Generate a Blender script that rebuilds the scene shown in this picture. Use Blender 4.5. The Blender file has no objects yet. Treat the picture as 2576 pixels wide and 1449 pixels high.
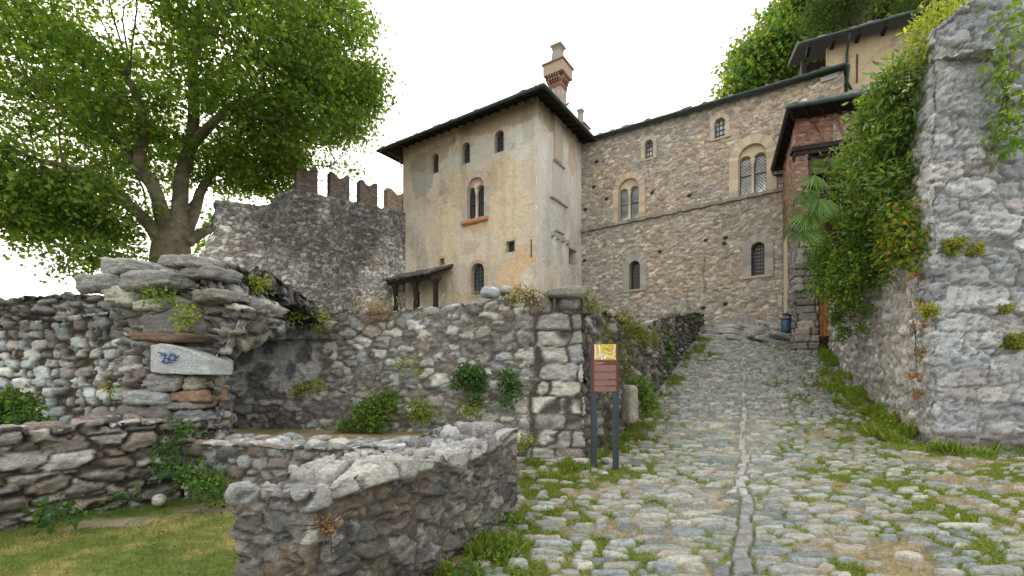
import bpy, math, random
import numpy as np
from mathutils import Vector
random.seed(7)
S = bpy.context.scene
# ------------------------------------------------------------------ camera
cd = bpy.data.cameras.new('camera'); cam = bpy.data.objects.new('camera', cd)
S.collection.objects.link(cam); S.camera = cam
cam.location = (0, 0, 1.6); cam.rotation_euler = (math.radians(90), 0, 0)
cd.lens = 16.04; cd.sensor_width = 36; cd.shift_y = 0.0817
cd.clip_start = 0.05; cd.clip_end = 2000
# ------------------------------------------------------------------ light
SUN_EL, SUN_AZ = math.radians(34), math.radians(-38)      # azimuth from +Y towards +X
w = bpy.data.worlds.new('World'); S.world = w; w.use_nodes = True
nt = w.node_tree; nt.nodes.clear()
out = nt.nodes.new('ShaderNodeOutputWorld'); bg = nt.nodes.new('ShaderNodeBackground')
sky = nt.nodes.new('ShaderNodeTexSky'); sky.sky_type = 'NISHITA'; sky.sun_disc = False
sky.sun_elevation = SUN_EL; sky.sun_rotation = SUN_AZ
sky.air_density = 1.0; sky.dust_density = 4.0
tc = nt.nodes.new('ShaderNodeTexCoord')
cl = nt.nodes.new('ShaderNodeTexNoise'); cl.inputs['Scale'].default_value = 2.2; cl.inputs['Detail'].default_value = 4
cr = nt.nodes.new('ShaderNodeValToRGB')
cr.color_ramp.elements[0].position = .3; cr.color_ramp.elements[0].color = (9.5, 9.1, 8.6, 1)
cr.color_ramp.elements[1].position = .75; cr.color_ramp.elements[1].color = (10.7, 10.3, 9.8, 1)
mx = nt.nodes.new('ShaderNodeMix'); mx.data_type = 'RGBA'; mx.inputs[0].default_value = .86
nt.links.new(tc.outputs['Generated'], cl.inputs['Vector']); nt.links.new(cl.outputs['Fac'], cr.inputs['Fac'])
nt.links.new(sky.outputs[0], mx.inputs[6]); nt.links.new(cr.outputs[0], mx.inputs[7])
nt.links.new(mx.outputs[2], bg.inputs[0]); bg.inputs[1].default_value = 0.115
nt.links.new(bg.outputs[0], out.inputs[0])
sl = bpy.data.lights.new('sun', 'SUN'); sl.energy = 1.3; sl.angle = math.radians(22); sl.color = (1, .93, .82)
so = bpy.data.objects.new('sun', sl); S.collection.objects.link(so)
_sd = Vector((math.sin(SUN_AZ)*math.cos(SUN_EL), math.cos(SUN_AZ)*math.cos(SUN_EL), math.sin(SUN_EL)))
so.rotation_euler = _sd.to_track_quat('Z', 'Y').to_euler(); so.location = (-20, 30, 40)
S.view_settings.view_transform = 'Standard'; S.view_settings.look = 'None'
S.view_settings.exposure = 0.95; S.view_settings.gamma = 1
# ------------------------------------------------------------------ numeric helpers
F_, CX, HY = 1148.0, 1288.0, 935.0          # focal length, centre, horizon in the photo's 2576 px frame
def at(x, y, Y): return np.array([(x-CX)/F_*Y, Y, 1.6+(HY-y)/F_*Y])
def A(*a): return np.array(a, float)
def hsh(i, j, k, s):
    with np.errstate(over='ignore'):
        h = (i.astype(np.int64)*374761393 + j.astype(np.int64)*668265263 + k.astype(np.int64)*2147483647 + s*974634777) & 0xffffffff
        h = ((h ^ (h >> 13))*1274126177) & 0xffffffff
        h = ((h ^ (h >> 16))*2246822519) & 0xffffffff
        h = h ^ (h >> 15)
    return (h & 0xffffff)/16777216.0
def vn(p, s=0):
    f = np.floor(p); t = p-f; f = f.astype(np.int64); t = t*t*(3-2*t); r = 0
    for a in (0, 1):
        wa = t[:, 0] if a else 1-t[:, 0]
        for b in (0, 1):
            wb = t[:, 1] if b else 1-t[:, 1]
            for c in (0, 1):
                wc = t[:, 2] if c else 1-t[:, 2]
                r = r+wa*wb*wc*hsh(f[:, 0]+a, f[:, 1]+b, f[:, 2]+c, s)
    return r
def fbm(p, o=3, s=0):
    r = 0; a = .5; n = 0
    for i in range(o):
        r = r+a*vn(p*2**i+i*17.3, s+i); n += a; a *= .5
    return r/n
def sm(a, b, x):
    t = np.clip((x-a)/(b-a), 0, 1); return t*t*(3-2*t)
def lerp(a, b, t): return a+(b-a)*t
def cells(p, size, seed, jit=(.75, .5, .45), pn=3., wr=.3, flat=False):
    q = p/np.array(size); k0 = np.floor(q[:, 2]).astype(np.int64); z0 = np.zeros_like(k0)
    n = len(p); F1 = np.full(n, 9.); F2 = np.full(n, 9.); OX = np.zeros(n); OZ = np.zeros(n); ID = np.zeros((n, 3), np.int64)
    for dk in (-1, 0, 1):
        k = k0+dk; x = q[:, 0]+hsh(k, z0, z0, seed)*3
        i0 = np.floor(x).astype(np.int64)
        if flat: js = (0,); j0 = z0; y = 0
        else: js = (-1, 0, 1); y = q[:, 1]; j0 = np.floor(y).astype(np.int64)
        for di in (-1, 0, 1):
            for dj in js:
                i = i0+di; j = j0+dj
                dx = x-(i+.5+jit[0]*(hsh(i, j, k, seed+1)-.5))
                dz = q[:, 2]-(k+.5+jit[2]*(hsh(i, j, k, seed+2)-.5))
                d = np.abs(dx)**pn+np.abs(dz)**pn
                if not flat: d = d+np.abs(y-(j+.5+jit[1]*(hsh(i, j, k, seed+3)-.5)))**pn
                d = d**(1/pn)-wr*(hsh(i, j, k, seed+4)-.5)
                c = d < F1
                F2 = np.where(c, F1, np.minimum(F2, d)); F1 = np.where(c, d, F1); OX = np.where(c, dx, OX); OZ = np.where(c, dz, OZ)
                ID[c, 0] = i[c]; ID[c, 1] = j[c] if not flat else 0; ID[c, 2] = k[c]
    cells.off = (OX, OZ); return F1, F2, ID
def normals(V, Q):
    N = np.zeros_like(V); a, b, c, d = (V[Q[:, i]] for i in range(4))
    n = np.cross(c-a, d-b)
    for i in range(4): np.add.at(N, Q[:, i], n)
    return N/np.maximum(np.linalg.norm(N, axis=1, keepdims=True), 1e-9)
# ------------------------------------------------------------------ mesh collector
class MB:
    def __init__(s): s.V = []; s.F = []; s.C = []; s.M = []; s.n = 0
    def add(s, v, faces, col=(.5, .5, .5), mat=0):
        v = np.asarray(v, float).reshape(-1, 3)
        c = np.asarray(col, float); c = np.broadcast_to(c, (len(v), 3)) if c.ndim == 1 else c
        s.V.append(v); s.C.append(c)
        if isinstance(faces, np.ndarray): faces = [faces]
        g = {}
        for f in faces:
            f = np.asarray(f)
            if f.ndim == 1: g.setdefault(len(f), []).append(f)
            else: s.F.append(f+s.n); s.M.append(mat)
        for k, l in g.items(): s.F.append(np.array(l)+s.n); s.M.append(mat)
        s.n += len(v); return s
    def box(s, lo, hi, col=(.5,)*3, fr=None, mat=0, tag=None):
        x0, y0, z0 = lo; x1, y1, z1 = hi
        v = np.array([(x0,y0,z0),(x1,y0,z0),(x1,y1,z0),(x0,y1,z0),(x0,y0,z1),(x1,y0,z1),(x1,y1,z1),(x0,y1,z1)], float)
        if fr is not None: v = fr.w(v)
        f = np.array([(0,3,2,1),(4,5,6,7),(0,1,5,4),(1,2,6,5),(2,3,7,6),(3,0,4,7)])
        return s.add(v, f, col, mat)
    def tube(s, pts, rad, col=(.5,)*3, n=8, cap=True, mat=0):
        pts = np.array(pts, float); m = len(pts); rad = np.broadcast_to(np.asarray(rad, float), (m,))
        T = np.gradient(pts, axis=0); T /= np.maximum(np.linalg.norm(T, axis=1, keepdims=True), 1e-9)
        up = np.where(np.abs(T[:, 2:3]) > .9, A(1, 0, 0), A(0, 0, 1)); U = np.cross(up, T); U /= np.linalg.norm(U, axis=1, keepdims=True)
        W = np.cross(T, U); a = np.arange(n)*2*np.pi/n
        R = pts[:, None]+rad[:, None, None]*(U[:, None]*np.cos(a)[None, :, None]+W[:, None]*np.sin(a)[None, :, None])
        i = np.arange(m-1)[:, None]*n; j = np.arange(n)[None]; j2 = (j+1) % n
        Q = np.stack([i+j, i+j2, i+n+j2, i+n+j], -1).reshape(-1, 4)
        s.add(R.reshape(-1, 3), Q, col, mat)
        if cap: s.F.append(np.array([np.arange(n)[::-1]])+s.n-m*n); s.M.append(mat); s.F.append(np.array([np.arange(n)])+s.n-n); s.M.append(mat)
        return s
    def build(s, name, mat, parent=None, smooth=True, sharp=None):
        me = bpy.data.meshes.new(name)
        V = np.concatenate(s.V); C = np.concatenate(s.C)
        if parent is not None: org = np.array(parent.location)
        else: org = np.array([(V[:, 0].min()+V[:, 0].max())/2, (V[:, 1].min()+V[:, 1].max())/2, V[:, 2].min()])
        V = V-org
        L = np.concatenate([f.reshape(-1) for f in s.F]); T = np.concatenate([np.full(len(f), f.shape[1]) for f in s.F])
        MI = np.concatenate([np.full(len(f), m) for f, m in zip(s.F, s.M)])
        me.vertices.add(len(V)); me.vertices.foreach_set('co', V.astype(np.float32).ravel())
        me.loops.add(len(L)); me.loops.foreach_set('vertex_index', L.astype(np.int32))
        me.polygons.add(len(T)); me.polygons.foreach_set('loop_start', (np.cumsum(T)-T).astype(np.int32))
        me.polygons.foreach_set('material_index', MI.astype(np.int32))
        me.polygons.foreach_set('use_smooth', np.full(len(T), bool(smooth)))
        me.update(calc_edges=True)
        a = me.color_attributes.new('Col', 'FLOAT_COLOR', 'POINT')
        a.data.foreach_set('color', np.concatenate([C, np.ones((len(C), 1))], 1).astype(np.float32).ravel())
        for m in (mat if isinstance(mat, (list, tuple)) else [mat]): me.materials.append(m)
        o = bpy.data.objects.new(name, me); S.collection.objects.link(o)
        if parent is not None: o.parent = parent
        o.location = org if parent is None else (0, 0, 0)
        if sharp: 
            try: me.set_sharp_from_angle(angle=math.radians(sharp))
            except Exception: pass
        return o
def sub(mb, name, mat, part, **k):            # sub-part: under a part whose own location is 0 below its thing
    o = mb.build(name, mat, part.parent, **k); o.parent = part; return o
def tag(o, label=None, cat=None, group=None, kind=None):
    for k, v in (('label', label), ('category', cat), ('group', group), ('kind', kind)):
        if v: o[k] = v
    return o
def thing(name, loc, label, cat, group=None):
    e = bpy.data.objects.new(name, None); e.empty_display_size = .3; S.collection.objects.link(e)
    e.location = tuple(float(c) for c in loc); return tag(e, label, cat, group)
def lattice(nx, ny, nz, faces='-x+x-y+y+z'):
    """surface of an integer box: returns unique coords and outward quads"""
    Q = []
    def grid(a, b, f, flip):
        i, j = np.meshgrid(np.arange(a), np.arange(b), indexing='ij'); i = i.ravel(); j = j.ravel()
        c = [f(i, j), f(i+1, j), f(i+1, j+1), f(i, j+1)]
        if flip: c = c[::-1]
        Q.append(np.stack([np.stack(np.broadcast_arrays(*t), -1) for t in c], 1))
    z = lambda i, v: np.full_like(i, v)
    if '-y' in faces: grid(nx, nz, lambda i, j: (i, z(i, 0), j), False)
    if '+y' in faces: grid(nx, nz, lambda i, j: (i, z(i, ny), j), True)
    if '-x' in faces: grid(ny, nz, lambda i, j: (z(i, 0), i, j), True)
    if '+x' in faces: grid(ny, nz, lambda i, j: (z(i, nx), i, j), False)
    if '+z' in faces: grid(nx, ny, lambda i, j: (i, j, z(i, nz)), False)
    if '-z' in faces: grid(nx, ny, lambda i, j: (i, j, z(i, 0)), True)
    Q = np.concatenate(Q); key = (Q[..., 0]*(ny+1)+Q[..., 1])*(nz+1)+Q[..., 2]
    u, inv = np.unique(key, return_inverse=True); inv = inv.reshape(key.shape)
    k = u % (nz+1); r = u//(nz+1); j = r % (ny+1); i = r//(ny+1)
    return np.stack([i/nx, j/ny, k/nz], -1).astype(float), inv
# ------------------------------------------------------------------ materials
def nodes(name):
    m = bpy.data.materials.new(name); m.use_nodes = True; t = m.node_tree
    return m, t, t.nodes['Principled BSDF']
def mat_stone(name, scale=18., amt=.55, bump=.5, bdist=.01, rough=.92, spec=.25):
    m, t, b = nodes(name); N = t.nodes.new; L = t.links.new
    a = N('ShaderNodeAttribute'); a.attribute_name = 'Col'; c = N('ShaderNodeTexCoord')
    n1 = N('ShaderNodeTexNoise'); n1.inputs['Scale'].default_value = scale; n1.inputs['Detail'].default_value = 8; n1.inputs['Roughness'].default_value = .72
    mp = N('ShaderNodeMapping'); mp.inputs['Scale'].default_value = (1, 1, 2.6)
    L(c.outputs['Object'], mp.inputs['Vector']); L(mp.outputs[0], n1.inputs['Vector'])
    r = N('ShaderNodeMapRange'); r.inputs['From Min'].default_value = .25; r.inputs['From Max'].default_value = .75
    r.inputs['To Min'].default_value = 1-amt; r.inputs['To Max'].default_value = 1+amt; L(n1.outputs['Fac'], r.inputs['Value'])
    v = N('ShaderNodeVectorMath'); v.operation = 'SCALE'; L(a.outputs['Color'], v.inputs[0]); L(r.outputs[0], v.inputs['Scale'])
    n3 = N('ShaderNodeTexNoise'); n3.inputs['Scale'].default_value = scale*3.2; n3.inputs['Detail'].default_value = 5; n3.inputs['Roughness'].default_value = .8; L(mp.outputs[0], n3.inputs['Vector'])
    r3 = N('ShaderNodeMapRange'); r3.inputs['From Min'].default_value = .36; r3.inputs['From Max'].default_value = .60; r3.inputs['To Min'].default_value = 1-amt*.75; r3.inputs['To Max'].default_value = 1+amt*.35; L(n3.outputs['Fac'], r3.inputs['Value'])
    v3 = N('ShaderNodeVectorMath'); v3.operation = 'SCALE'; L(v.outputs[0], v3.inputs[0]); L(r3.outputs[0], v3.inputs['Scale'])
    L(v3.outputs[0], b.inputs['Base Color'])
    n2 = N('ShaderNodeTexNoise'); n2.inputs['Scale'].default_value = scale*1.7; n2.inputs['Detail'].default_value = 8; n2.inputs['Roughness'].default_value = .7
    L(mp.outputs[0], n2.inputs['Vector'])
    bp = N('ShaderNodeBump'); bp.inputs['Strength'].default_value = bump; bp.inputs['Distance'].default_value = bdist
    L(n2.outputs['Fac'], bp.inputs['Height']); L(bp.outputs[0], b.inputs['Normal'])
    b.inputs['Roughness'].default_value = rough; b.inputs['Specular IOR Level'].default_value = spec
    return m
def mat_leaf(name, trans=.4, rough=.55, spec=.35):
    m, t, b = nodes(name); N = t.nodes.new; L = t.links.new
    a = N('ShaderNodeAttribute'); a.attribute_name = 'Col'; L(a.outputs['Color'], b.inputs['Base Color'])
    b.inputs['Roughness'].default_value = rough; b.inputs['Specular IOR Level'].default_value = spec
    tr = N('ShaderNodeBsdfTranslucent'); ml = N('ShaderNodeVectorMath'); ml.operation = 'MULTIPLY'; ml.inputs[1].default_value = (2.2, 2.0, .8)
    L(a.outputs['Color'], ml.inputs[0]); L(ml.outputs[0], tr.inputs['Color'])
    x = N('ShaderNodeMixShader'); x.inputs[0].default_value = trans
    L(b.outputs[0], x.inputs[1]); L(tr.outputs[0], x.inputs[2]); L(x.outputs[0], t.nodes['Material Output'].inputs[0]); return m
def mat_plain(name, col, rough=.6, spec=.4, metal=0., nz=.15, scale=12., bump=.1):
    m, t, b = nodes(name); N = t.nodes.new; L = t.links.new
    n = N('ShaderNodeTexNoise'); n.inputs['Scale'].default_value = scale; n.inputs['Detail'].default_value = 6
    c = N('ShaderNodeTexCoord'); L(c.outputs['Object'], n.inputs['Vector'])
    r = N('ShaderNodeValToRGB'); e = r.color_ramp.elements; e[0].position = .3; e[1].position = .7
    e[0].color = tuple(x*(1-nz) for x in col)+(1,); e[1].color = tuple(min(1, x*(1+nz)) for x in col)+(1,)
    L(n.outputs['Fac'], r.inputs['Fac']); L(r.outputs[0], b.inputs['Base Color'])
    bp = N('ShaderNodeBump'); bp.inputs['Strength'].default_value = bump; bp.inputs['Distance'].default_value = .01
    L(n.outputs['Fac'], bp.inputs['Height']); L(bp.outputs[0], b.inputs['Normal'])
    b.inputs['Roughness'].default_value = rough; b.inputs['Specular IOR Level'].default_value = spec; b.inputs['Metallic'].default_value = metal
    return m
M_near = mat_stone('rough_stone', 22, .6, .8, .012)
M_mid = mat_stone('wall_stone', 14, .55, .7, .02)
M_far = mat_stone('far_stone', 9, .45, .6, .03)
M_road = mat_stone('cobble_stone', 20, .5, .6, .01, .8, .35)
M_plaster = mat_stone('old_plaster', 5, .18, .3, .02)
M_soil = mat_stone('soil', 30, .45, .6, .01)
M_bark = mat_stone('bark', 3, .4, .6, .03)
M_leaf = mat_leaf('leaf', .5); M_gloss = mat_leaf('glossy_leaf', .3, .5, .35); M_grass = mat_leaf('grass_blade', .35, .6, .2)
M_wood = mat_plain('dark_timber', (.028, .02, .018), .8, .2, 0, .4, 6)
M_slate = mat_stone('stone_slates', 6, .5, .8, .04)
M_gutter = mat_plain('green_copper_gutter', (.035, .06, .055), .6, .3, 0, .3, 3)
M_glass = mat_plain('window_glass', (.035, .042, .05), .12, .7, 0, .4, 1.5, .02)
M_glass2 = mat_plain('sky_toned_leaded_glass', (.60, .62, .64), .2, .6, 0, .5, 2, .05)  # sky reflection painted in as a pale base colour
M_lead = mat_plain('lead_bar', (.05, .055, .06), .6)
M_iron = mat_plain('rusty_iron', (.06, .038, .035), .8, .2)
M_carved = mat_stone('carved_stone', 8, .2, .3, .01)
M_dark = mat_plain('dark_interior', (.01, .009, .009), .95, 0)
M_post = mat_plain('blue_grey_metal', (.035, .048, .06), .5, .4, .0, .15, 20)
M_bin = mat_plain('blue_bin_paint', (.03, .085, .14), .5, .5, 0, .2, 8)
M_attr = mat_stone('painted_detail', 10, .08, .05, .003, .6, .3)
# ------------------------------------------------------------------ masonry
def P(*a): return np.array(a, float)
GREY = P((.30,.32,.33),(.22,.235,.24),(.16,.165,.165),(.36,.37,.36),(.27,.255,.23),(.21,.185,.165),(.40,.385,.34),(.24,.21,.19))
COOL = P((.36,.40,.41),(.30,.34,.35),(.42,.46,.46),(.25,.27,.27),(.34,.34,.31),(.23,.21,.19),(.48,.50,.48))
DARK = P((.14,.14,.135),(.10,.10,.095),(.18,.17,.155),(.21,.21,.20),(.12,.105,.09),(.17,.14,.12),(.26,.26,.25))
WARM = P((.34,.28,.22),(.28,.24,.20),(.38,.31,.23),(.24,.21,.185),(.42,.36,.28),(.30,.235,.19),(.26,.25,.23),(.20,.17,.15),(.36,.34,.31))
BLACKW = P((.15,.145,.14),(.11,.108,.10),(.22,.21,.20),(.30,.29,.28),(.13,.12,.11),(.18,.155,.14),(.09,.088,.085))
def stonify(V, Nn, T, size, seed=1, depth=.04, prot=.05, rough=.02, e=(.04, .16), pal=GREY, mortar=(.22,.20,.17), rnd=.0,
            wr=.35, pn=3., warp=.25, jit=(.8, .5, .5), flat=False, moss=0., stain=0., keep=None, lay=10, freq=9., tilt=.8, rid=.5):
    s = np.array(size); q = T/s
    Wp = np.stack([fbm(q*1.3+7, 2, seed+50)-.5, fbm(q*1.3+31, 2, seed+51)-.5, fbm(q*1.3+77, 2, seed+52)-.5], -1)*s*warp*2
    F1, F2, ID = cells(T+Wp, size, seed, jit, pn, wr, flat)
    ox, oz = cells.off; ed = F2-F1; m = sm(e[0], e[1], ed)
    h1, h2, h3 = (hsh(ID[:, 0], ID[:, 1], ID[:, 2], seed+20+i) for i in range(3))
    if keep is not None: m = m*(keep(T) if callable(keep) else keep)
    rf = fbm(T*np.array([freq, freq, freq+lay]), 4, seed+60)-.5
    h = depth*(m-1)+m*prot*(h1-.5)-rnd*np.clip(F1, 0, 1)**2*m+rough*2*rf*(.5+.5*m)+rough*(fbm(T*28, 2, seed+61)-.5)
    g1, g2 = (hsh(ID[:, 0], ID[:, 1], ID[:, 2], seed+30+i)-.5 for i in range(2))
    h = h+m*tilt*(prot+.01)*(g1*ox*2+g2*oz*2)
    rg = 1-np.abs(2*fbm(T*A(5, 5, 9)+5, 4, seed+67)-1); h = h-rid*rough*2*sm(.86, 1, rg)*(.4+.6*m)
    c = pal[(h2*len(pal)).astype(int) % len(pal)]*(.72+.56*h3)[:, None]*(1-.25*rid*sm(.9, 1, rg))[:, None]
    c = c*(.7+.6*fbm(T*A(7, 7, 16), 3, seed+62))[:, None]
    mo = np.array(mortar)*(.6+.8*fbm(T*11, 3, seed+63))[:, None]
    c = lerp(mo, c, m[:, None])
    # joint dirt, deepened with contact shade painted into the stone colour
    c = c*lerp(.5, 1, sm(e[0]*.2, e[1]*.9, ed))[:, None]
    if stain:
        st = sm(.45, .72, fbm(T*A(1.3, 1.3, .28)+3, 3, seed+64)); c = c*(1-stain*st)[:, None]
    if moss:
        g = sm(.60, .74, fbm(T*2.3+11, 4, seed+65))*moss; c = lerp(c, A(.10, .105, .035)*(.6+.8*h3)[:, None], g[:, None]*.8)
    return V+Nn*h[:, None], c, m
def edge_noise(x, amp, f=1.5, s=0):
    x = np.atleast_1d(x); return (fbm(np.stack([x*f, x*0+s, x*0], -1), 4, s)-.5)*2*amp
class Frame:                                   # s along the wall (to the right seen from outside), d outwards, z up
    def __init__(s, o, e):
        s.o = A(*o[:2], 0); v = A(*e[:2], 0)-s.o; s.L = np.linalg.norm(v); s.u = v/s.L; s.n = A(s.u[1], -s.u[0], 0)
    def w(s, v): v = np.asarray(v, float).reshape(-1, 3); return s.o+v[:, :1]*s.u+v[:, 1:2]*s.n+v[:, 2:3]*A(0, 0, 1)
    def hit(s, x, y, d=0.):                    # photo position -> (s, z) on the wall plane
        o = s.o+s.n*d; r = (x-CX)/F_
        # r*Y = X ; X=o0+t*u0, Y=o1+t*u1
        t = (r*o[1]-o[0])/(s.u[0]-r*s.u[1]); Y = o[1]+t*s.u[1]
        return t, 1.6+(HY-y)/F_*Y
def wall(fr, s0, s1, z0, z1, th, res, top=None, bot=None, seed=1, faces='-x+x-y+z', mb=None, holes=(), bend=None, colf=None, rc=0., **k):
    """solid wall: front at d=0, back at d=-th; top/bot: functions of s"""
    nx = max(2, int((s1-s0)/res)); nz = max(2, int((z1-z0)/res)); ny = max(2, int(th/res))
    U, Q = lattice(nx, ny, nz, faces)
    s = s0+U[:, 0]*(s1-s0); dd = -U[:, 1]*th
    zt = top(s) if top else np.full_like(s, z1); zb = bot(s) if bot else np.full_like(s, z0)
    z = zb+U[:, 2]*(zt-zb)
    if holes:
        fz = (U[:, 1] == 0)
        for sd in holes:
            v = sd(s, z); e = 1e-3; gx = (sd(s+e, z)-v)/e; gz = (sd(s, z+e)-v)/e
            c = fz & (np.abs(v) < .55*res); s = np.where(c, s-v*gx, s); z = np.where(c, z-v*gz, z)
    L = np.stack([s, dd, z], -1)
    if rc and ('-x' in faces or '+x' in faces):
        a0 = s0+(rc if '-x' in faces else -9); a1 = s1-(rc if '+x' in faces else -9); ii = np.clip(s, a0, a1); jj = np.minimum(dd, -rc)
        ex, ey = (s-ii)/rc, (dd-jj)/rc; ln = np.hypot(ex, ey); kr = np.where(ln > 1e-6, np.maximum(np.abs(ex), np.abs(ey))/np.maximum(ln, 1e-6), 1); c = (np.abs(ex) > 0) & (np.abs(ey) > 0) & (dd > -th*.5)
        L = np.where(c[:, None], np.stack([ii+ex*rc*kr, jj+ey*rc*kr, z], -1), L)
    if bend: L = bend(L)
    V = fr.w(L); Nn = normals(V, Q)
    T = np.stack([s, -dd, z], -1)
    V2, C, m = stonify(V, Nn, T, seed=seed, **k)
    if colf: C = colf(L, C, m)
    if holes:
        mid = L[Q].mean(1); fmask = (U[Q][:, :, 1] == 0).all(1)
        bad = np.zeros(len(Q), bool)
        for sd in holes: bad |= fmask & (sd(mid[:, 0], mid[:, 2]) < 0)
        Q = Q[~bad]
    mb = mb or MB(); mb.add(V2, Q, C); return mb
def sd_arch(s0, s1, z0, z1, pointed=0):
    cx = (s0+s1)/2; r = (s1-s0)/2; zs = z1-r
    def f(s, z):
        box = np.maximum(np.abs(s-cx)-r, np.maximum(z0-z, z-zs)); cir = np.hypot(s-cx, np.maximum(z-zs, 0))-r
        return np.where(z > zs, cir, np.maximum(np.abs(s-cx)-r, z0-z))
    return f
def sd_box(s0, s1, z0, z1): return lambda s, z: np.maximum(np.maximum(s0-s, s-s1), np.maximum(z0-z, z-z1))
def outline(s0, s1, z0, z1, arch=True, n=14, rise=None):
    if not arch: return A((s0, z0), (s1, z0), (s1, z1), (s0, z1)) if False else np.array([(s0, z0), (s1, z0), (s1, z1), (s0, z1)], float)
    r = (s1-s0)/2; rise = rise or r; a = np.linspace(0, np.pi, n); cx = (s0+s1)/2
    return np.array([(s0, z0), (s1, z0)]+[(cx+r*math.cos(t), z1-rise+rise*math.sin(t)) for t in a], float)
def ring(mb, fr, outer, inner, d0, d1, col):
    """flat ring at depth d1 with its outer and inner sides going back to d0"""
    n = len(outer); o1 = np.c_[outer[:, 0], np.full(n, d1), outer[:, 1]]; i1 = np.c_[inner[:, 0], np.full(n, d1), inner[:, 1]]
    o0 = o1.copy(); o0[:, 1] = -.03; i0 = i1.copy(); i0[:, 1] = d0
    V = fr.w(np.concatenate([o1, i1, o0, i0])); j = np.arange(n); k = (j+1) % n
    mb.add(V, [np.stack([j, k, k+n, j+n], -1), np.stack([j+2*n, k+2*n, k, j], -1), np.stack([j+n, k+n, k+3*n, j+3*n], -1)], col); return mb
def pane(mb, fr, outl, d, col=(.03,.035,.04)):
    V = fr.w(np.c_[outl[:, 0], np.full(len(outl), d), outl[:, 1]]); mb.add(V, np.array([np.arange(len(outl))]), col); return mb
def clipped(fn, p, q, n=60):
    t = np.linspace(0, 1, n); x = p[0]+(q[0]-p[0])*t; z = p[1]+(q[1]-p[1])*t; m = fn(x, z) < 0
    if not m.any(): return None
    i = np.where(m)[0]; return (x[i[0]], z[i[0]]), (x[i[-1]], z[i[-1]])
def strip(mb, fr, p, q, w_, d, th=.02, col=(.05,)*3):
    p = A(*p); q = A(*q); t = q-p; l = np.linalg.norm(t)
    if l < 1e-4: return
    t /= l; n = A(-t[1], t[0])*w_/2
    c = [p+n, p-n, q-n, q+n]; V = [(a[0], d, a[1]) for a in c]+[(a[0], d-th, a[1]) for a in c]
    mb.add(fr.w(V), np.array([(0,1,2,3),(7,6,5,4),(0,4,5,1),(1,5,6,2),(2,6,7,3),(3,7,4,0)]), col)
def blob(c, size, seed=0, n=10, sq=.55, rough=.08, lay=0., rot=0., tilt=0., roll=0., col=None, pal=GREY, pat=.3):
    """one irregular stone: rounded box (sq = roundness) with taper and noise"""
    U, Q = lattice(n, n, n, '-x+x-y+y+z-z'); p = U*2-1; p = p+.12*np.sin(p*np.pi)*-1
    s = np.array(size)/2; mn = s.min(); r = np.minimum(s, mn*(.35+.65*sq)+(s-mn)*.35*sq)
    q = p*s; inn = np.clip(q, -(s-r), s-r); e = (q-inn)/r; ln = np.linalg.norm(e, axis=1, keepdims=True)
    q = inn+e/np.maximum(ln, 1e-6)*r*np.minimum(1, np.abs(e).max(1, keepdims=True)); nn = e/np.maximum(ln, 1e-6)
    rr = random.Random(seed); q[:, 2] *= 1+.35*(rr.random()-.5)*q[:, 0]/s[0]; q[:, 0] *= 1+.25*(rr.random()-.5)*q[:, 2]/s[2]
    h = (fbm(q/mn*.7+seed*3.1, 3, seed)-.5)*rough*7*mn+(fbm(q/mn*2.5+seed, 3, seed+5)-.5)*rough*3*mn
    if lay: h = h+lay*mn*(fbm(q*A(4, 4, 40)+seed, 3, seed+7)-.5)
    q = q+nn*h[:, None]
    for ang, (a, b) in ((roll, (1, 2)), (tilt, (0, 2)), (rot, (0, 1))):
        if ang: ca, sa = math.cos(ang), math.sin(ang); x = q[:, a].copy(); q[:, a] = ca*x-sa*q[:, b]; q[:, b] = sa*x+ca*q[:, b]
    if col is None: col = pal[int(hsh(np.array([seed]), np.array([1]), np.array([2]), 5)[0]*len(pal)) % len(pal)]
    C = np.array(col)*(1-pat+2*pat*fbm(q/mn*A(1.5, 1.5, 3)+seed, 4, seed+9))[:, None]
    return q+np.array(c), Q, C
def box3(mb, fr, s0, s1, d0, d1, z0, z1, col=(.5,)*3): return mb.box((s0, d0, z0), (s1, d1, z1), col, fr)
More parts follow.
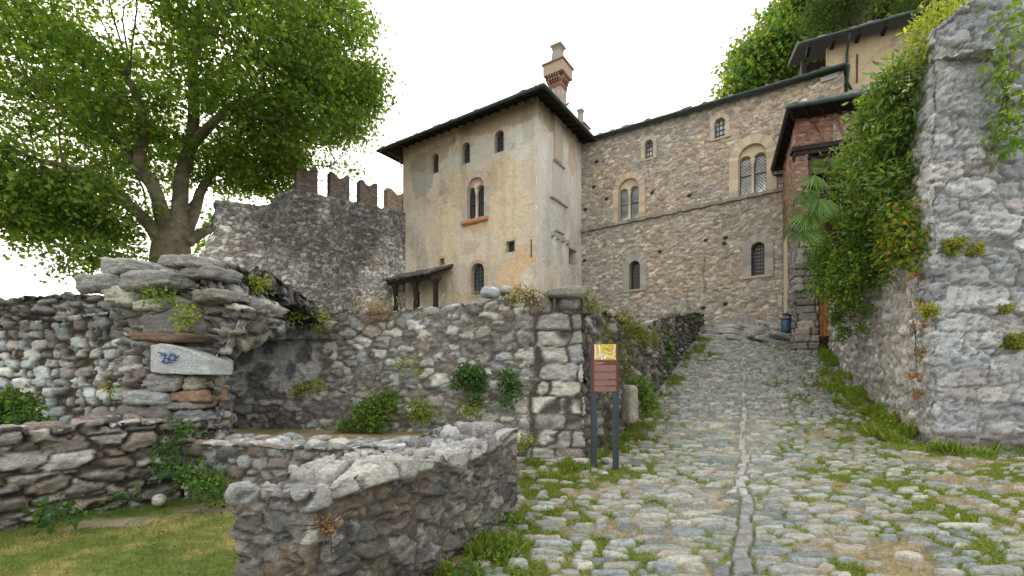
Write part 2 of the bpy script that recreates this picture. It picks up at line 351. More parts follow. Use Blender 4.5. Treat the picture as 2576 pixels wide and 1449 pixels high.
# ------------------------------------------------------------------ ground
PR = np.array([(-50, 0), (6.5, 0), (8, .03), (9.4, .14), (11, .43), (13, 1.02), (15, 1.66), (17, 2.30), (19, 2.90), (20, 3.15), (22, 3.5), (26, 3.9), (60, 4.5)], float)
def roadz(X, Y): 
    z = np.interp(Y, PR[:, 0], PR[:, 1]); return z
def left_edge(Y): return np.where(Y < 7.8, 1.3, 1.24+.575*(Y-7.8))
def build_road():
    # fan of rows, finer towards the viewer's end of the lane
    t = np.arange(-.62, 1.75, .0034); rows = [2.2]
    while rows[-1] < 22.8: rows.append(rows[-1]*1.0052)
    rows = np.array(rows); ni, nj = len(rows), len(t)
    Yg, Tg = np.meshgrid(rows, t, indexing='ij'); X = (Tg*Yg).ravel(); Y = Yg.ravel()
    base = roadz(X, Y)
    # camber and unevenness
    n1 = fbm(np.stack([X*.5, Y*.5, X*0], -1), 3, 3)-.5
    gx = X-.507*Y
    base = base+n1*.10+np.where(Y < 8, .02, .0)*np.abs(gx)*.5
    rock = sm(19.2, 20.0, Y+.15*(X-9))
    T = np.stack([X+.04*np.sin(Y*3), X*0, Y], -1)
    slope = sm(10.3, 11.2, Y)
    q = T.copy(); 
    Wx = (fbm(T*3, 2, 90)-.5)*.16; Wz = (fbm(T*3+9, 2, 91)-.5)*.12
    Tw = T+np.stack([Wx, Wx*0, Wz], -1)
    F1, F2, ID = cells(Tw, (.28, 1, .115), 5, (.95, 0, .6), 2.6, .6, True)
    G1, G2, IG = cells(Tw, (.22, 1, .095), 9, (.9, 0, .6), 2.5, .5, True)
    c = slope > .5
    F1 = np.where(c, G1, F1); F2 = np.where(c, G2, F2); ID = np.where(c[:, None], IG, ID)
    ed = F2-F1
    h1, h2, h3 = (hsh(ID[:, 0], ID[:, 1]+c, ID[:, 2], 40+i) for i in range(3))
    # how worn / overgrown: left verge and right verge more
    side = np.abs(gx)
    grow = sm(1.2, 2.6, -gx)*sm(13, 8, Y)*.55+sm(1.3, 3.2, gx)*.35+.50*(sm(.5, .68, fbm(np.stack([X*.8, Y*.8, X*0], -1), 3, 12)))*sm(.3, 1.0, side)
    grow = grow+.55*sm(.5, 1.4, side)*sm(.40, .60, fbm(np.stack([X*.9+7, Y*.9, X*0], -1), 3, 13))+.25*sm(.4, 1.2, side)*sm(12, 9, Y); grow = np.clip(grow, 0, 1)
    gap = .07+.27*grow+.06*sm(8.5, 6, Y); m = sm(gap, gap+.12, ed)*sm(1.0, .93, h3+grow*.42-.30)
    m = np.where(h3+grow*.35 > 1.05, m*0, m)
    # central line of long slabs
    T2 = np.stack([gx*0, X*0, Y+.02*np.sin(X*9)], -1)
    blk = np.floor(Y/.34+.3*np.sin(Y*1.7)); fr_ = (Y/.34+.3*np.sin(Y*1.7))-blk
    bw = .042+.022*sm(10.5, 8.5, Y)+.03*(vn(np.stack([X*0, Y*3.1, X*0], -1), 8)-.5)+.035*hsh(blk.astype(int), blk.astype(int)*0, blk.astype(int)*0, 3)+.015*(fbm(np.stack([X*8, Y*8, X*0], -1), 2, 5)-.5)
    gxw = gx+.03*np.sin(Y*2.1)+.06*(hsh(blk.astype(int), blk.astype(int)*0, blk.astype(int)*0, 7)-.5)
    gm = sm(0, .02, bw-np.abs(gxw)-.02*(fbm(np.stack([X*20, Y*20, X*0], -1), 2, 6)-.4))*sm(0, .12, np.minimum(fr_, 1-fr_))
    ing = sm(-.02, -.008, bw-np.abs(gxw))
    dome = np.clip(1-F1*F1*1.6, 0, 1)
    lay = fbm(np.stack([X*6, X*0, Y*34], -1), 3, 44)-.5
    h = m*(.020+.028*dome+.022*(h1-.4))+lay*.014*m+(fbm(np.stack([X*25, Y*25, X*0], -1), 3, 45)-.5)*.014
    h = np.where(ing > .5, gm*(.038+.02*(hsh(blk.astype(int), blk.astype(int)*0, blk.astype(int)*0, 8)-.5))+lay*.03+.02*(fbm(np.stack([X*14, Y*14, X*0], -1), 3, 56)-.5), h)
    h = h*(1+.35*slope)+.5*sm(19.4, 21.5, Y)*sm(8.5, 11.5, X)
    # rough ledges of bedrock at the top of the lane
    rl = fbm(np.stack([X*.7, X*0, Y*1.8], -1), 4, 47)
    h = h+rock*((np.floor(rl*9)/9-.4)*.9+.25*sm(.3, .8, rl*9-np.floor(rl*9)))*.8
    # stepped kerb lines across the lane
    for yy, hh in ((10.35, .07), (19.2, .10)): h = h+hh*sm(0, .05, Y-yy-.12*np.sin(X*.9))-hh*sm(0, 1.8, Y-yy-.1)
    pal = P((.27,.31,.345),(.21,.25,.285),(.35,.375,.39),(.30,.33,.34),(.17,.20,.22),(.40,.41,.395),(.335,.315,.285),(.25,.265,.27),(.31,.325,.30))
    col = pal[(h2*len(pal)).astype(int) % len(pal)]*(.68+.34*h1)[:, None]*A(1.02, 1.0, .93)
    col = col*(.72+.56*fbm(np.stack([X*9, X*0, Y*26], -1), 3, 48))[:, None]
    gc = A(.32, .325, .32)*(.6+.7*hsh(blk.astype(int), blk.astype(int)*0, blk.astype(int)*0, 9))[:, None]*(.75+.5*fbm(np.stack([X*9, Y*9, X*0], -1), 3, 55))[:, None]
    col = np.where((ing > .5)[:, None], gc, col)
    gn = fbm(np.stack([X*2.2, Y*2.2, X*0], -1), 4, 49); fine = fbm(np.stack([X*30, Y*30, X*0], -1), 3, 50)
    dirt = lerp(A(.245, .20, .115), A(.14, .17, .05), sm(.40, .54, gn)[:, None])*(.6+.8*fine)[:, None]
    dirt = lerp(dirt, A(.10, .10, .075)*(.6+.8*fine)[:, None], (slope*.65)[:, None])
    M = np.where(ing > .5, np.maximum(gm, .1), m); dirt = lerp(dirt, A(.055, .055, .05), (ing*.35)[:, None])
    col = lerp(dirt, col, M[:, None])
    col = lerp(col, A(.27, .27, .255)*(.6+.8*fbm(np.stack([X*5, Y*14, X*0], -1), 4, 51))[:, None], rock[:, None]*.8)
    Z = base+h
    i = np.arange(ni-1)[:, None]*nj; j = np.arange(nj-1)[None]
    Q = np.stack([i+j, i+j+1, i+nj+j+1, i+nj+j], -1).reshape(-1, 4)
    # the lane's own ground only: right of the ruins
    keep = (X > left_edge(Y)-.45) | (Y < 7.9)
    keep &= (X > -.75-(0)*(Y)) | (Y < 2)
    keep = keep & (X < 18)
    k = keep[Q].all(1); Q = Q[k]
    used = np.unique(Q); mp = -np.ones(len(X), int); mp[used] = np.arange(len(used))
    mb = MB(); mb.add(np.stack([X, Y, Z], -1)[used], mp[Q], col[used]); o = mb.build('road', M_road); tag(o, kind='structure')
    return dict(X=X, Y=Y, Z=Z, M=np.maximum(M, ing), grow=grow, gn=gn, keep=keep, gx=gx)
RD = build_road()
def lawnz(X, Y): return -.03+.05*(fbm(np.stack([X*.7, Y*.7, X*0], -1), 3, 61)-.5)+sm(4.2, 2.6, Y)*-.03
def build_lawn():
    xs = np.arange(-9, .05, .03); ys = np.arange(1.8, 8.0, .03); X, Y = (a.ravel() for a in np.meshgrid(xs, ys, indexing='ij'))
    Z = lawnz(X, Y)+.02*(fbm(np.stack([X*9, Y*9, X*0], -1), 3, 62)-.5)
    g = fbm(np.stack([X*1.1, Y*1.6, X*0], -1), 4, 63); f = fbm(np.stack([X*24, Y*24, X*0], -1), 3, 64)
    col = lerp(A(.10, .14, .03), A(.24, .22, .08), sm(.50, .60, g)[:, None]); col = lerp(col, A(.25, .20, .145), sm(.62, .72, fbm(np.stack([X*.9+5, Y*1.8, X*0], -1), 4, 65))[:, None])*(.6+.8*f)[:, None]
    nj = len(ys); i = np.arange(len(xs)-1)[:, None]*nj; j = np.arange(nj-1)[None]
    Q = np.stack([i+j, i+nj+j, i+nj+j+1, i+j+1], -1).reshape(-1, 4)
    mb = MB(); mb.add(np.stack([X, Y, Z], -1), Q, col); tag(mb.build('lawn', M_soil), kind='structure')
build_lawn()
def patch(name, pts, zf, res, col, mat=M_soil, colf=None):
    """ground patch over a quad given by four XY corners"""
    a, b, c, d = (A(*p) for p in pts); n = max(2, int(max(np.linalg.norm(b-a), np.linalg.norm(c-d))/res)); m = max(2, int(max(np.linalg.norm(d-a), np.linalg.norm(c-b))/res))
    u, v = (x.ravel() for x in np.meshgrid(np.linspace(0, 1, n+1), np.linspace(0, 1, m+1), indexing='ij'))
    p = (a*((1-u)*(1-v))[:, None]+b*(u*(1-v))[:, None]+c*(u*v)[:, None]+d*((1-u)*v)[:, None])
    Z = zf(p[:, 0], p[:, 1]); f = fbm(np.stack([p[:, 0]*4, p[:, 1]*4, Z*0], -1), 4, 70)
    C = np.array(col)*(.5+f)[:, None]
    i = np.arange(n)[:, None]*(m+1); j = np.arange(m)[None]
    Q = np.stack([i+j, i+m+1+j, i+m+2+j, i+j+1], -1).reshape(-1, 4)
    mb = MB(); mb.add(np.c_[p, Z], Q, C); return tag(mb.build(name, mat), kind='structure')
patch('inner_terrace', [(-5.2, 6.0), (-.55, 5.6), (-.35, 8.1), (-7, 9.2)], lambda X, Y: .50+.06*fbm(np.stack([X, Y, X*0], -1), 3, 71)+.0*Y, .06, (.24, .20, .11))
patch('upper_terrace', [(-40, 8.6), (1.0, 8.3), (9.2, 21.8), (-40, 32)], lambda X, Y: np.clip(2.2+(Y-8.4)*.115, 2.2, 4.6), .6, (.16, .15, .08))
patch('upper_garden', [(8.9, 9.5), (40, 9.5), (40, 60), (12.3, 17.6)], lambda X, Y: 7.1+0*Y, 1.5, (.10, .11, .05))
mb = MB(); mb.box((-600, -200, -2), (600, 900, -.35), (.14, .14, .08)); tag(mb.build('ground', M_soil), kind='structure')
# ------------------------------------------------------------------ near ruined walls
def prof(pts):
    p = np.array(pts, float); return lambda s: np.interp(s, p[:, 0], p[:, 1])
def bumpy(f, amp, fq, seed): return lambda s: f(s)+edge_noise(s, amp, fq, seed).reshape(np.shape(s))
# the thick low wall in the foreground: long right side faces the lane
def near_wall():
    c0 = A(-1.07, 2.45); c1 = A(.10, 4.98)
    fr = Frame(c0, c1); 
    L = fr.L
    nx, ny, nz = int(L/.012), int(.95/.014), int(1.12/.012)
    U, Q = lattice(nx, ny, nz, '-x+x-y+y+z')
    s = U[:, 0]*L; th = .53+.42*sm(.2, 1, U[:, 0]); 
    skew = U[:, 1]*lerp(.42, .55, U[:, 0])           # the end face runs obliquely
    d = -U[:, 1]*th; s = s-.13*U[:, 1]*(1-U[:, 0])
    zt = .955+.03*np.sin(s*3)+edge_noise(s, .035, 2, 3)+.03*(fbm(np.stack([s*3, d*3, s*0], -1), 2, 5)-.5)
    z = -.12+U[:, 2]*(zt+.12)
    rc = .07; i1, j1 = np.clip(s, rc-.13*U[:, 1], L-rc), np.clip(d, -th+rc, -rc); ex, ey = (s-i1)/rc, (d-j1)/rc; ln = np.hypot(ex, ey); kk = np.maximum(np.abs(ex), np.abs(ey))/np.maximum(ln, 1e-6)
    cc = (np.abs(ex) > 0) & (np.abs(ey) > 0); s = np.where(cc, i1+ex*rc*kk, s); d = np.where(cc, j1+ey*rc*kk, d)
    V = fr.w(np.stack([s, d, z], -1)); N = normals(V, Q); T = np.stack([s, -d, z], -1)
    # top: large flat slabs; sides: big stones well set in mortar
    side, cs, ms = stonify(V, N, T, (.24, .27, .13), 31, .026, .045, .020, (.05, .13), P((.165,.165,.16),(.12,.12,.12),(.20,.185,.165),(.10,.105,.11),(.15,.125,.105),(.24,.24,.23)), (.19,.18,.16), .025, moss=.25, stain=.15, warp=.28, wr=.5, freq=7, tilt=.8, rid=1)
    top, ct, mt = stonify(V, N, T*A(1, 1, .3)+A(3, 2, 0), (.42, .36, .30), 37, .04, .05, .024, (.02, .07), P((.42,.42,.41),(.33,.33,.33),(.38,.37,.34),(.28,.28,.28),(.46,.46,.45)), (.24,.22,.19), .02, warp=.22, freq=6, tilt=1.2, rid=1)
    up = sm(.0, .05, z-(zt-.075-.07*(vn(T*A(3, 3, .1), 3))))
    cap = up
    V2 = lerp(side, top, up[:, None])+N*(cap*.016*(N[:, 2] < .8))[:, None]
    C = lerp(cs*A(.92, .89, .84), ct*A(.80, .82, .83), up[:, None])
    # the short end nearest the viewer is cleaner, greyer stone
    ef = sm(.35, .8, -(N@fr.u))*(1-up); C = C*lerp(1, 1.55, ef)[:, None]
    lich = sm(.62, .7, fbm(T*9+4, 3, 88)); C = lerp(C, A(.42, .42, .40), (lich*.35)[:, None])
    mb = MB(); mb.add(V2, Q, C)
    r = random.Random(5)
    return tag(mb.build('stone_wall', M_near), 'thick low mortared stone wall in the foreground with pale flat capping slabs beside the cobbled lane', 'wall')
near_wall()
# low wall behind it, running left across the lawn
W2 = Frame((-4.25, 5.85), (.0, 5.25))
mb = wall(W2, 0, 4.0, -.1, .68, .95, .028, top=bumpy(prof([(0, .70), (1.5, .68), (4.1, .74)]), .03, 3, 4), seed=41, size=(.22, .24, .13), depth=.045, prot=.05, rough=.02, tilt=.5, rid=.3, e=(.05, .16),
          pal=np.concatenate([GREY, COOL[:3]*.85]), mortar=(.15,.135,.11), rnd=.06, moss=.25,
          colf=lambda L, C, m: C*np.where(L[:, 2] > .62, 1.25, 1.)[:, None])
tag(mb.build('stone_wall', M_near), 'low rubble wall with a flat stone top crossing the lawn behind the foreground wall', 'wall')
# low dry-stone wall at the left
W3 = Frame((-6.3, 3.2), (-4.05, 6.15))
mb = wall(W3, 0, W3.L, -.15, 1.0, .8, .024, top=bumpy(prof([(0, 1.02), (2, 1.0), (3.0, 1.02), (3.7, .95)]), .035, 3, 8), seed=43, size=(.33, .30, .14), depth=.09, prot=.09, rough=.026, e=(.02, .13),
          pal=np.concatenate([GREY, DARK*1.4]), mortar=(.085,.075,.06), rnd=.08, wr=.45, moss=.3,
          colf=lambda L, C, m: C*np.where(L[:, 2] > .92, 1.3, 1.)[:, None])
tag(mb.build('stone_wall', M_near), 'low dry stone wall of flat dark stones edging the lawn at the left', 'wall')
# courses wall behind it
W4 = Frame((-9.6, 7.4), (-5.25, 6.85))
mb = wall(W4, 0, W4.L+.3, .3, 2.5, .9, .028, top=bumpy(prof([(0, 2.32), (2.5, 2.42), (4.6, 2.62)]), .06, 2, 9), seed=45, size=(.235, .3, .15), depth=.07, prot=.05, rough=.022, tilt=.25, rid=.25, e=(.02, .12),
          pal=COOL, mortar=(.10,.078,.05), rnd=.05, wr=.25, pn=4.5, jit=(.6, .5, .25), warp=.14, moss=.35,
          colf=lambda L, C, m: C*np.clip(1.1-.45*sm(1.9, 2.35, L[:, 2]), .5, 2)[:, None])
tag(mb.build('stone_wall', M_near), 'wall of pale rounded blue grey stones in even rows left of the ruined pier', 'wall')
# old dark wall farther back, left
W5 = Frame((-17.5, 12.2), (-9.5, 11.2))
mb = wall(W5, 0, W5.L, 1.4, 3.55, .8, .05, top=bumpy(prof([(0, 3.5), (9, 3.55)]), .12, 2.5, 19), seed=47, size=(.55, .4, .12), depth=.12, prot=.12, rough=.05, e=(.03, .2),
          pal=DARK*1.15, mortar=(.05,.045,.04), rnd=.05, moss=.4)
tag(mb.build('stone_wall', M_mid), 'dark crumbling layered wall farther back behind the pale coursed wall at the left', 'wall')
# ------------------------------------------------------------------ ruined pier with arch
pier = thing('ruined_pier', (-4.9, 6.6, 0), 'ruined stone pier of stacked slabs with a broken arch and a graffitied block', 'ruin')
WP = Frame((-5.75, 6.55), (-4.02, 6.2))
def pier_body():
    mb = MB()
    right = prof([(-1, 1.82), (.8, 1.82), (1.3, 1.80), (1.75, 1.78), (2.0, 1.95), (2.45, 2.1), (2.7, 1.9), (2.95, 1.3), (3.2, .9)])
    left = prof([(-1, -.1), (1.2, .1), (1.8, .1), (2.4, -.1), (3.2, -.3)])
    def bend(L):
        u = np.clip(L[:, 0]/1.8, 0, 1); L = L.copy(); L[:, 0] = lerp(left(L[:, 2]), right(L[:, 2]), u)
        L[:, 0] += L[:, 1]*.75*u*(1-sm(1.85, 2.25, L[:, 2])); L[:, 1] += .05*np.sin(L[:, 2]*5)+.12*sm(2, 3, L[:, 2])*-1; return L
    wall(WP, 0, 1.8, .2, 2.9, 1.0, .028, top=bumpy(prof([(0, 2.85), (1, 2.95), (1.8, 2.85)]), .05, 3, 11), seed=51, size=(.26, .3, .115), depth=.12, prot=.14, rough=.04, e=(.02, .10),
         pal=GREY, mortar=(.12,.105,.085), rnd=.05, moss=.35, bend=bend, mb=mb, faces='-x+x-y+y+z', rc=.12)
    big = [  # photo x, y, width, height px, colour, squareness
     (325,672,112,36,(.30,.31,.29),.75),(258,713,95,38,(.26,.27,.26),.6),(385,708,150,40,(.25,.25,.24),.6),(322,748,98,40,(.46,.45,.40),.4),
     (398,770,88,26,(.34,.33,.28),.6),(437,816,135,52,(.17,.165,.16),.4),(425,850,168,20,(.17,.12,.085),.6),
     (435,963,88,40,(.24,.24,.23),.6),(498,964,40,34,(.34,.32,.25),.7),(388,1000,118,30,(.27,.29,.28),.6),(488,997,84,26,(.27,.18,.13),.55),
     (455,1021,125,15,(.20,.20,.19),.7),(378,1048,145,44,(.15,.14,.13),.7),(487,1047,72,30,(.19,.20,.20),.7),(265,1063,120,36,(.22,.19,.19),.6),
     
     (470,660,110,26,(.27,.26,.25),.6),(520,690,100,26,(.22,.22,.21),.6),(545,745,85,28,(.20,.19,.17),.6)]
    for i, (x, y, w_, h_, c, sq) in enumerate(big):
        Y = 6.22 if x > 330 else 6.42
        if y < 700: Y += .15
        p = at(x, y, Y); mb.add(*blob(p+A(0, .12, 0), (w_/F_*Y*1.04, .55, h_/F_*Y*1.12), 100+i, 18, sq*.55, .14, .18, rot=-.2, col=A(*c), tilt=(i % 3-1)*.04))
    return mb
pb = pier_body().build('pier', M_near, pier)
# wedge block carrying the graffiti
mb = MB(); U, Q = lattice(26, 10, 16, '-x+x-y+y+z-z')
x0, x1 = 357, 530; Yg = 5.98
X = lerp(x0, x1, U[:, 0]); topy = np.interp(X, [357, 405, 450, 495, 530], [868, 864, 872, 888, 905]); boty = np.interp(X, [357, 400, 530], [936, 940, 943])
py = lerp(boty, topy, U[:, 2]); V = np.stack([(X-CX)/F_*Yg, Yg+U[:, 1]*.5, 1.6+(HY-py)/F_*Yg], -1)
V[:, 1] += np.interp(X, [357, 395, 530], [.14, 0, -.02]); N = normals(V, Q)
V = V+N*((fbm(V*9, 3, 3)-.5)*.03)[:, None]
mb.add(V, Q, A(.40, .43, .44)*(.75+.5*fbm(V*A(9, 9, 26), 3, 5))[:, None]); blk = mb.build('graffiti_block', M_near, pier)
blk['label'] = 'smooth pale blue grey wedge block with blue graffiti scribble'
def gp(x, y): # photo px on the zoom (2536 px over 350 px) -> block face
    fx = (500+x*350/2536)*.6708; fy = (1250+y*200/1449)*.6708; return at(fx, fy, Yg-.035)
mb = MB(); blue = (.01, .06, .22)
for pl in ([(670,520),(760,540),(860,560),(900,605)], [(730,575),(800,600),(905,605)], [(850,600),(850,690),(810,740),(765,800)], [(830,690),(830,780)],
           [(900+70*math.cos(a), 740+65*math.sin(a)) for a in np.linspace(0, 6.28, 14)], [(1060+85*math.cos(a), 650+95*math.sin(a)) for a in np.linspace(0, 6.28, 16)],
           [(1225,610),(1150,690),(1090,740)], [(1090,735),(1165,745)], [(960,790),(1065,805)], [(880,800),(910,835)], [(820,820),(850,790)], [(985,590),(1130,625)]):
    mb.tube([gp(*p) for p in pl], .0075, blue, 6)
g_ = mb.build('graffiti', M_attr, pier); g_.parent = blk
# arch rib: from the pier back to the tall wall
def arch():
    a = at(505, 722, 6.45); b = at(772, 800, 8.35)
    U, Q = lattice(90, 24, 14, '-x+x-y+y+z-z'); u = U[:, 0]
    c = lerp(a, b, u[:, None]); c[:, 2] += .34*4*u*(1-u)*(1-.3*u)
    t = b-a; t[2] = 0; t /= np.linalg.norm(t); n = A(t[1], -t[0], 0)
    hgt = lerp(.50, .26, u)
    V = c+n*((.5-U[:, 1])*-.7)[:, None]*-1; V[:, 2] += (U[:, 2]-.5)*hgt+.03*np.sin(u*17)
    Nn = normals(V, Q); T = np.stack([u*2.6+.12*U[:, 2], U[:, 1]*.6, U[:, 2]*.4], -1)
    V, C, m = stonify(V, Nn, T, (.095, .4, .5), 57, .09, .10, .04, (.05, .3), GREY*.8, (.06, .055, .05), .03, moss=.45, freq=8)
    mb = MB(); mb.add(V, Q, C); return mb.build('arch', M_near, pier)
arch()
# ------------------------------------------------------------------ tall retaining wall (front and lane side)
rw = thing('retaining_wall', (1.24, 7.8, 0), 'tall grey rubble retaining wall with large corner blocks running up beside the cobbled lane', 'wall')
WF = Frame((-6.6, 8.75), (1.24, 7.8))
def core(s, z): return sm(.42, .56, fbm(np.stack([s*1.1, s*0, z*1.1], -1), 4, 5)+.5*sm(3.4, 2.3, s)*sm(.8, 1.1, z)-.22)*sm(3.7, 2.9, s)
def rw_col(L, C, m):
    s, z = L[:, 0], L[:, 2]
    # bare mortar core left behind where the vault was torn off
    k = core(s, z)
    mo = lerp(A(.15, .15, .155), A(.46, .46, .48), sm(.42, .56, fbm(np.stack([s*6, s*0, z*6], -1), 5, 6))[:, None])
    C = lerp(C, mo, (k*.85)[:, None])
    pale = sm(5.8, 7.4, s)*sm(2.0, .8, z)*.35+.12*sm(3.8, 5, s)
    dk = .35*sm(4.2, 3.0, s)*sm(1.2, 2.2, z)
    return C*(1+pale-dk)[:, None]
topf = bumpy(prof([(0, 2.45), (2.2, 2.55), (3.4, 2.70), (4.6, 2.72), (6.0, 2.84), (6.8, 2.9), (7.9, 2.88)]), .05, 2.2, 21)
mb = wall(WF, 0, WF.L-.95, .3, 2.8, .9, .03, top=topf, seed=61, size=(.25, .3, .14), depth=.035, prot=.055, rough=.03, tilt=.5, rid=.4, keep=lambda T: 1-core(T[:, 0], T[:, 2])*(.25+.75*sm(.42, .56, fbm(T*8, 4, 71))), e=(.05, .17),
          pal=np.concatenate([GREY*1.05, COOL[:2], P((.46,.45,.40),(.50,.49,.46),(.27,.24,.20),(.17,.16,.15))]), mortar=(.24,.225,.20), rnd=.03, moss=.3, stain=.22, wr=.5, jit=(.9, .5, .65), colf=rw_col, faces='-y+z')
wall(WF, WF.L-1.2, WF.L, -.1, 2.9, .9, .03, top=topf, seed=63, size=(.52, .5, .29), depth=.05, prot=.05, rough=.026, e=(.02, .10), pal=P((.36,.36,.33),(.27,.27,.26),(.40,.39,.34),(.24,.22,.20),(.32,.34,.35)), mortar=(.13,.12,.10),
     rnd=.02, wr=.15, jit=(.55, .5, .15), warp=.10, pn=6, stain=.3, colf=rw_col, mb=mb, faces='-x+x-y+z', rc=.05)
f_ = mb.build('front_face', M_mid, rw)
WL = Frame((1.24, 7.8), (9.05, 21.4))
wl_top = bumpy(prof([(0, 2.85), (2, 2.75), (4.3, 2.72), (5.2, 3.0), (8, 3.42), (12, 3.98), (15.7, 4.32)]), .07, 1.6, 23)
mb = wall(WL, .02, WL.L, 0, 3.6, .7, .045, top=wl_top, bot=lambda s: roadz(0, 7.8+s*.867)-.4, seed=65, size=(.26, .3, .15), depth=.07, prot=.09, rough=.035, e=(.04, .2),
          pal=DARK*1.15, mortar=(.08,.075,.06), rnd=.06, moss=.75, stain=.25, wr=.45, faces='-y+z+x',
          colf=lambda L, C, m: lerp(C, A(.10, .11, .03)*(.6+.8*vn(L*5, 4))[:, None], (sm(.52, .68, fbm(L*A(.8, 1, .6)+4, 4, 31))*.6)[:, None]))
mb.build('lane_side', M_mid, rw)
# loose stones lying on the wall
for i, (x, y, w_, h_, Y, lab) in enumerate([(1233, 737, 48, 28, 8.1, 'smooth oval pale boulder lying on top of the tall retaining wall'), (1271, 731, 26, 22, 8.15, 'small round stone beside the oval boulder on the retaining wall'),
        (1420, 741, 92, 30, 8.05, 'long flat dark capping slab on the corner of the retaining wall')]):
    mb = MB(); p = at(x, y, Y); mb.add(*blob(p, (w_/F_*Y, .35 if i < 2 else .7, h_/F_*Y), 300+i, 14, .8 if i < 2 else .45, .03, .03, rot=.1, col=A(.37, .40, .42) if i < 2 else A(.24, .23, .20), tilt=-.1 if i == 0 else 0))
    tag(mb.build('boulder', M_mid), lab, 'stone')
mb = MB(); p = at(1575, 1018, 8.5); mb.add(*blob(p+A(.1, .1, -.0), (.22, .28, .72), 320, 14, .4, .04, .05, rot=.4, col=A(.27, .25, .21), pat=.4)); tag(mb.build('bollard_stone', M_mid), 'upright block of stone leaning on the lane side wall behind the sign', 'stone')
for i, (x, y, w_, Y) in enumerate([(400, 1258, 26, 5.45), (1490, 1187, 30, 7.1), (1515, 1193, 34, 7.0), (1460, 1160, 46, 7.4), (1552, 1200, 24, 6.95), (1532, 1160, 60, 7.5)]):
    mb = MB(); p = at(x, y, Y); mb.add(*blob(p, (w_/F_*Y, .14, .09 if i else .13), 340+i, 9, .75, .05, 0, rot=i, col=A(.52, .50, .46) if i == 0 else A(.42, .42, .40)))
    tag(mb.build('loose_stone', M_mid), ['white stone lying alone on the grass by the left wall', 'pale cobble at the foot of the left sign post', 'pale cobble between the two sign posts', 'flat pale stone left of the sign against the wall corner', 'small cobble at the foot of the right sign post', 'wide flat stone behind the sign posts'][i], 'stone')
# ------------------------------------------------------------------ great wall and buttress at the right
bw = thing('buttress_wall', (8.1, 8.8, 0), 'massive high grey stone wall with a battered corner at the right of the lane', 'wall')
WB2 = Frame((8.12, 8.8), (12.5, 8.72))
def cr_col(L, C, m):
    s, z = L[:, 0], L[:, 2]
    k = sm(.40, .62, fbm(np.stack([s*1.1, s*0, z*1.5], -1), 4, 15)); C = lerp(C, A(.40, .41, .40)*(.6+.8*fbm(np.stack([s*7, s*0, z*9], -1), 3, 16))[:, None], (k*.55*(.4+.6*m))[:, None])
    base = sm(.48, .40, z)*sm(2.2, 2.0, s); C = lerp(C, A(.20, .17, .15)*(.8+.4*vn(L*8, 3))[:, None], (base*m)[:, None]*.9)
    return C*A(.97, 1.01, 1.05)*(1-.25*sm(5.5, 8.5, z)*sm(.35, .6, fbm(L*1.2, 3, 8)))[:, None]
mb = wall(WB2, 0, 4.2, -.1, 8.6, 1.2, .034, top=bumpy(prof([(0, 8.25), (.35, 8.5), (.9, 8.85), (1.6, 9.1), (4.2, 9.4)]), .10, 1.8, 25), seed=71, size=(.85, .8, .33), depth=.05, prot=.075, rough=.03, e=(.01, .055),
          pal=P((.42,.43,.43),(.34,.355,.37),(.46,.46,.44),(.29,.30,.31),(.37,.345,.33)), mortar=(.34,.34,.32), rnd=.03, wr=.3, pn=5, jit=(.9, .5, .35), warp=.13, lay=8, freq=4, moss=.10, tilt=.6, rid=1., colf=cr_col, faces='-x-y+z', rc=.10, bend=lambda L: L+np.stack([-L[:, 1]*.45, L[:, 0]*0, L[:, 0]*0], -1))
mb.build('buttress', M_near, bw)
WB1 = Frame((11.5, 16.6), (8.14, 8.84))
zb = lambda s: roadz(0, 16.6-s*.917)-.3
mb = wall(WB1, 0, WB1.L-.01, 2, 7.4, 1.0, .045, top=bumpy(prof([(0, 7.3), (7, 7.45), (9.2, 7.8)]), .15, 1.5, 27), bot=zb, seed=73, size=(.30, .3, .19), depth=.05, prot=.07, rough=.04, e=(.04, .22),
          pal=P((.56,.54,.51),(.48,.47,.45),(.62,.60,.57),(.38,.37,.36),(.48,.44,.40),(.60,.61,.60)), mortar=(.58,.53,.48), rnd=.05, wr=.5, moss=.25, stain=.12, faces='-y+z')
mb.build('lane_face', M_mid, bw)
# ------------------------------------------------------------------ dark curtain wall with merlons
cw = thing('curtain_wall', (-10, 25, 4), 'long dark weathered castle wall with swallowtail merlons left of the tower', 'wall')
WC = Frame((-14.45, 21.8), (-6.35, 28.35))
def cw_end(L):
    L = L.copy(); z = L[:, 2]; u = np.clip(1-L[:, 0]/3., 0, 1)
    L[:, 0] += u*(np.interp(z, [4, 6, 7.3, 8.6, 10.2, 11], [-1.2, -.9, -.3, .12, .35, .6])+edge_noise(z, .28, 2.5, 5)); return L
def cw_col(L, C, m):
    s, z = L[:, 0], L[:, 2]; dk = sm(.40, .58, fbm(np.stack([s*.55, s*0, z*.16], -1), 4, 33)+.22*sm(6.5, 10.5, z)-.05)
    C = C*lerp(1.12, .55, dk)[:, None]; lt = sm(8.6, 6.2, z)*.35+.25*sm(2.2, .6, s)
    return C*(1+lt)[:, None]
ctop = bumpy(prof([(-1, 9.9), (2.0, 10.05), (2.6, 10.25), (2.9, 10.9), (3.6, 11.3), (10.5, 11.45)]), .07, 2, 29)
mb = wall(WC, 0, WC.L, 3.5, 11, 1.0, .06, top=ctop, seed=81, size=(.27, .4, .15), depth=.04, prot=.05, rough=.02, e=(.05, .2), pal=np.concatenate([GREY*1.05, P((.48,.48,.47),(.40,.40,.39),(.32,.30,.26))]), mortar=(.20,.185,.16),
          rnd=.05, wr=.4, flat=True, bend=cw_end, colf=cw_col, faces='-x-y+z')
mb.build('masonry', M_far, cw)
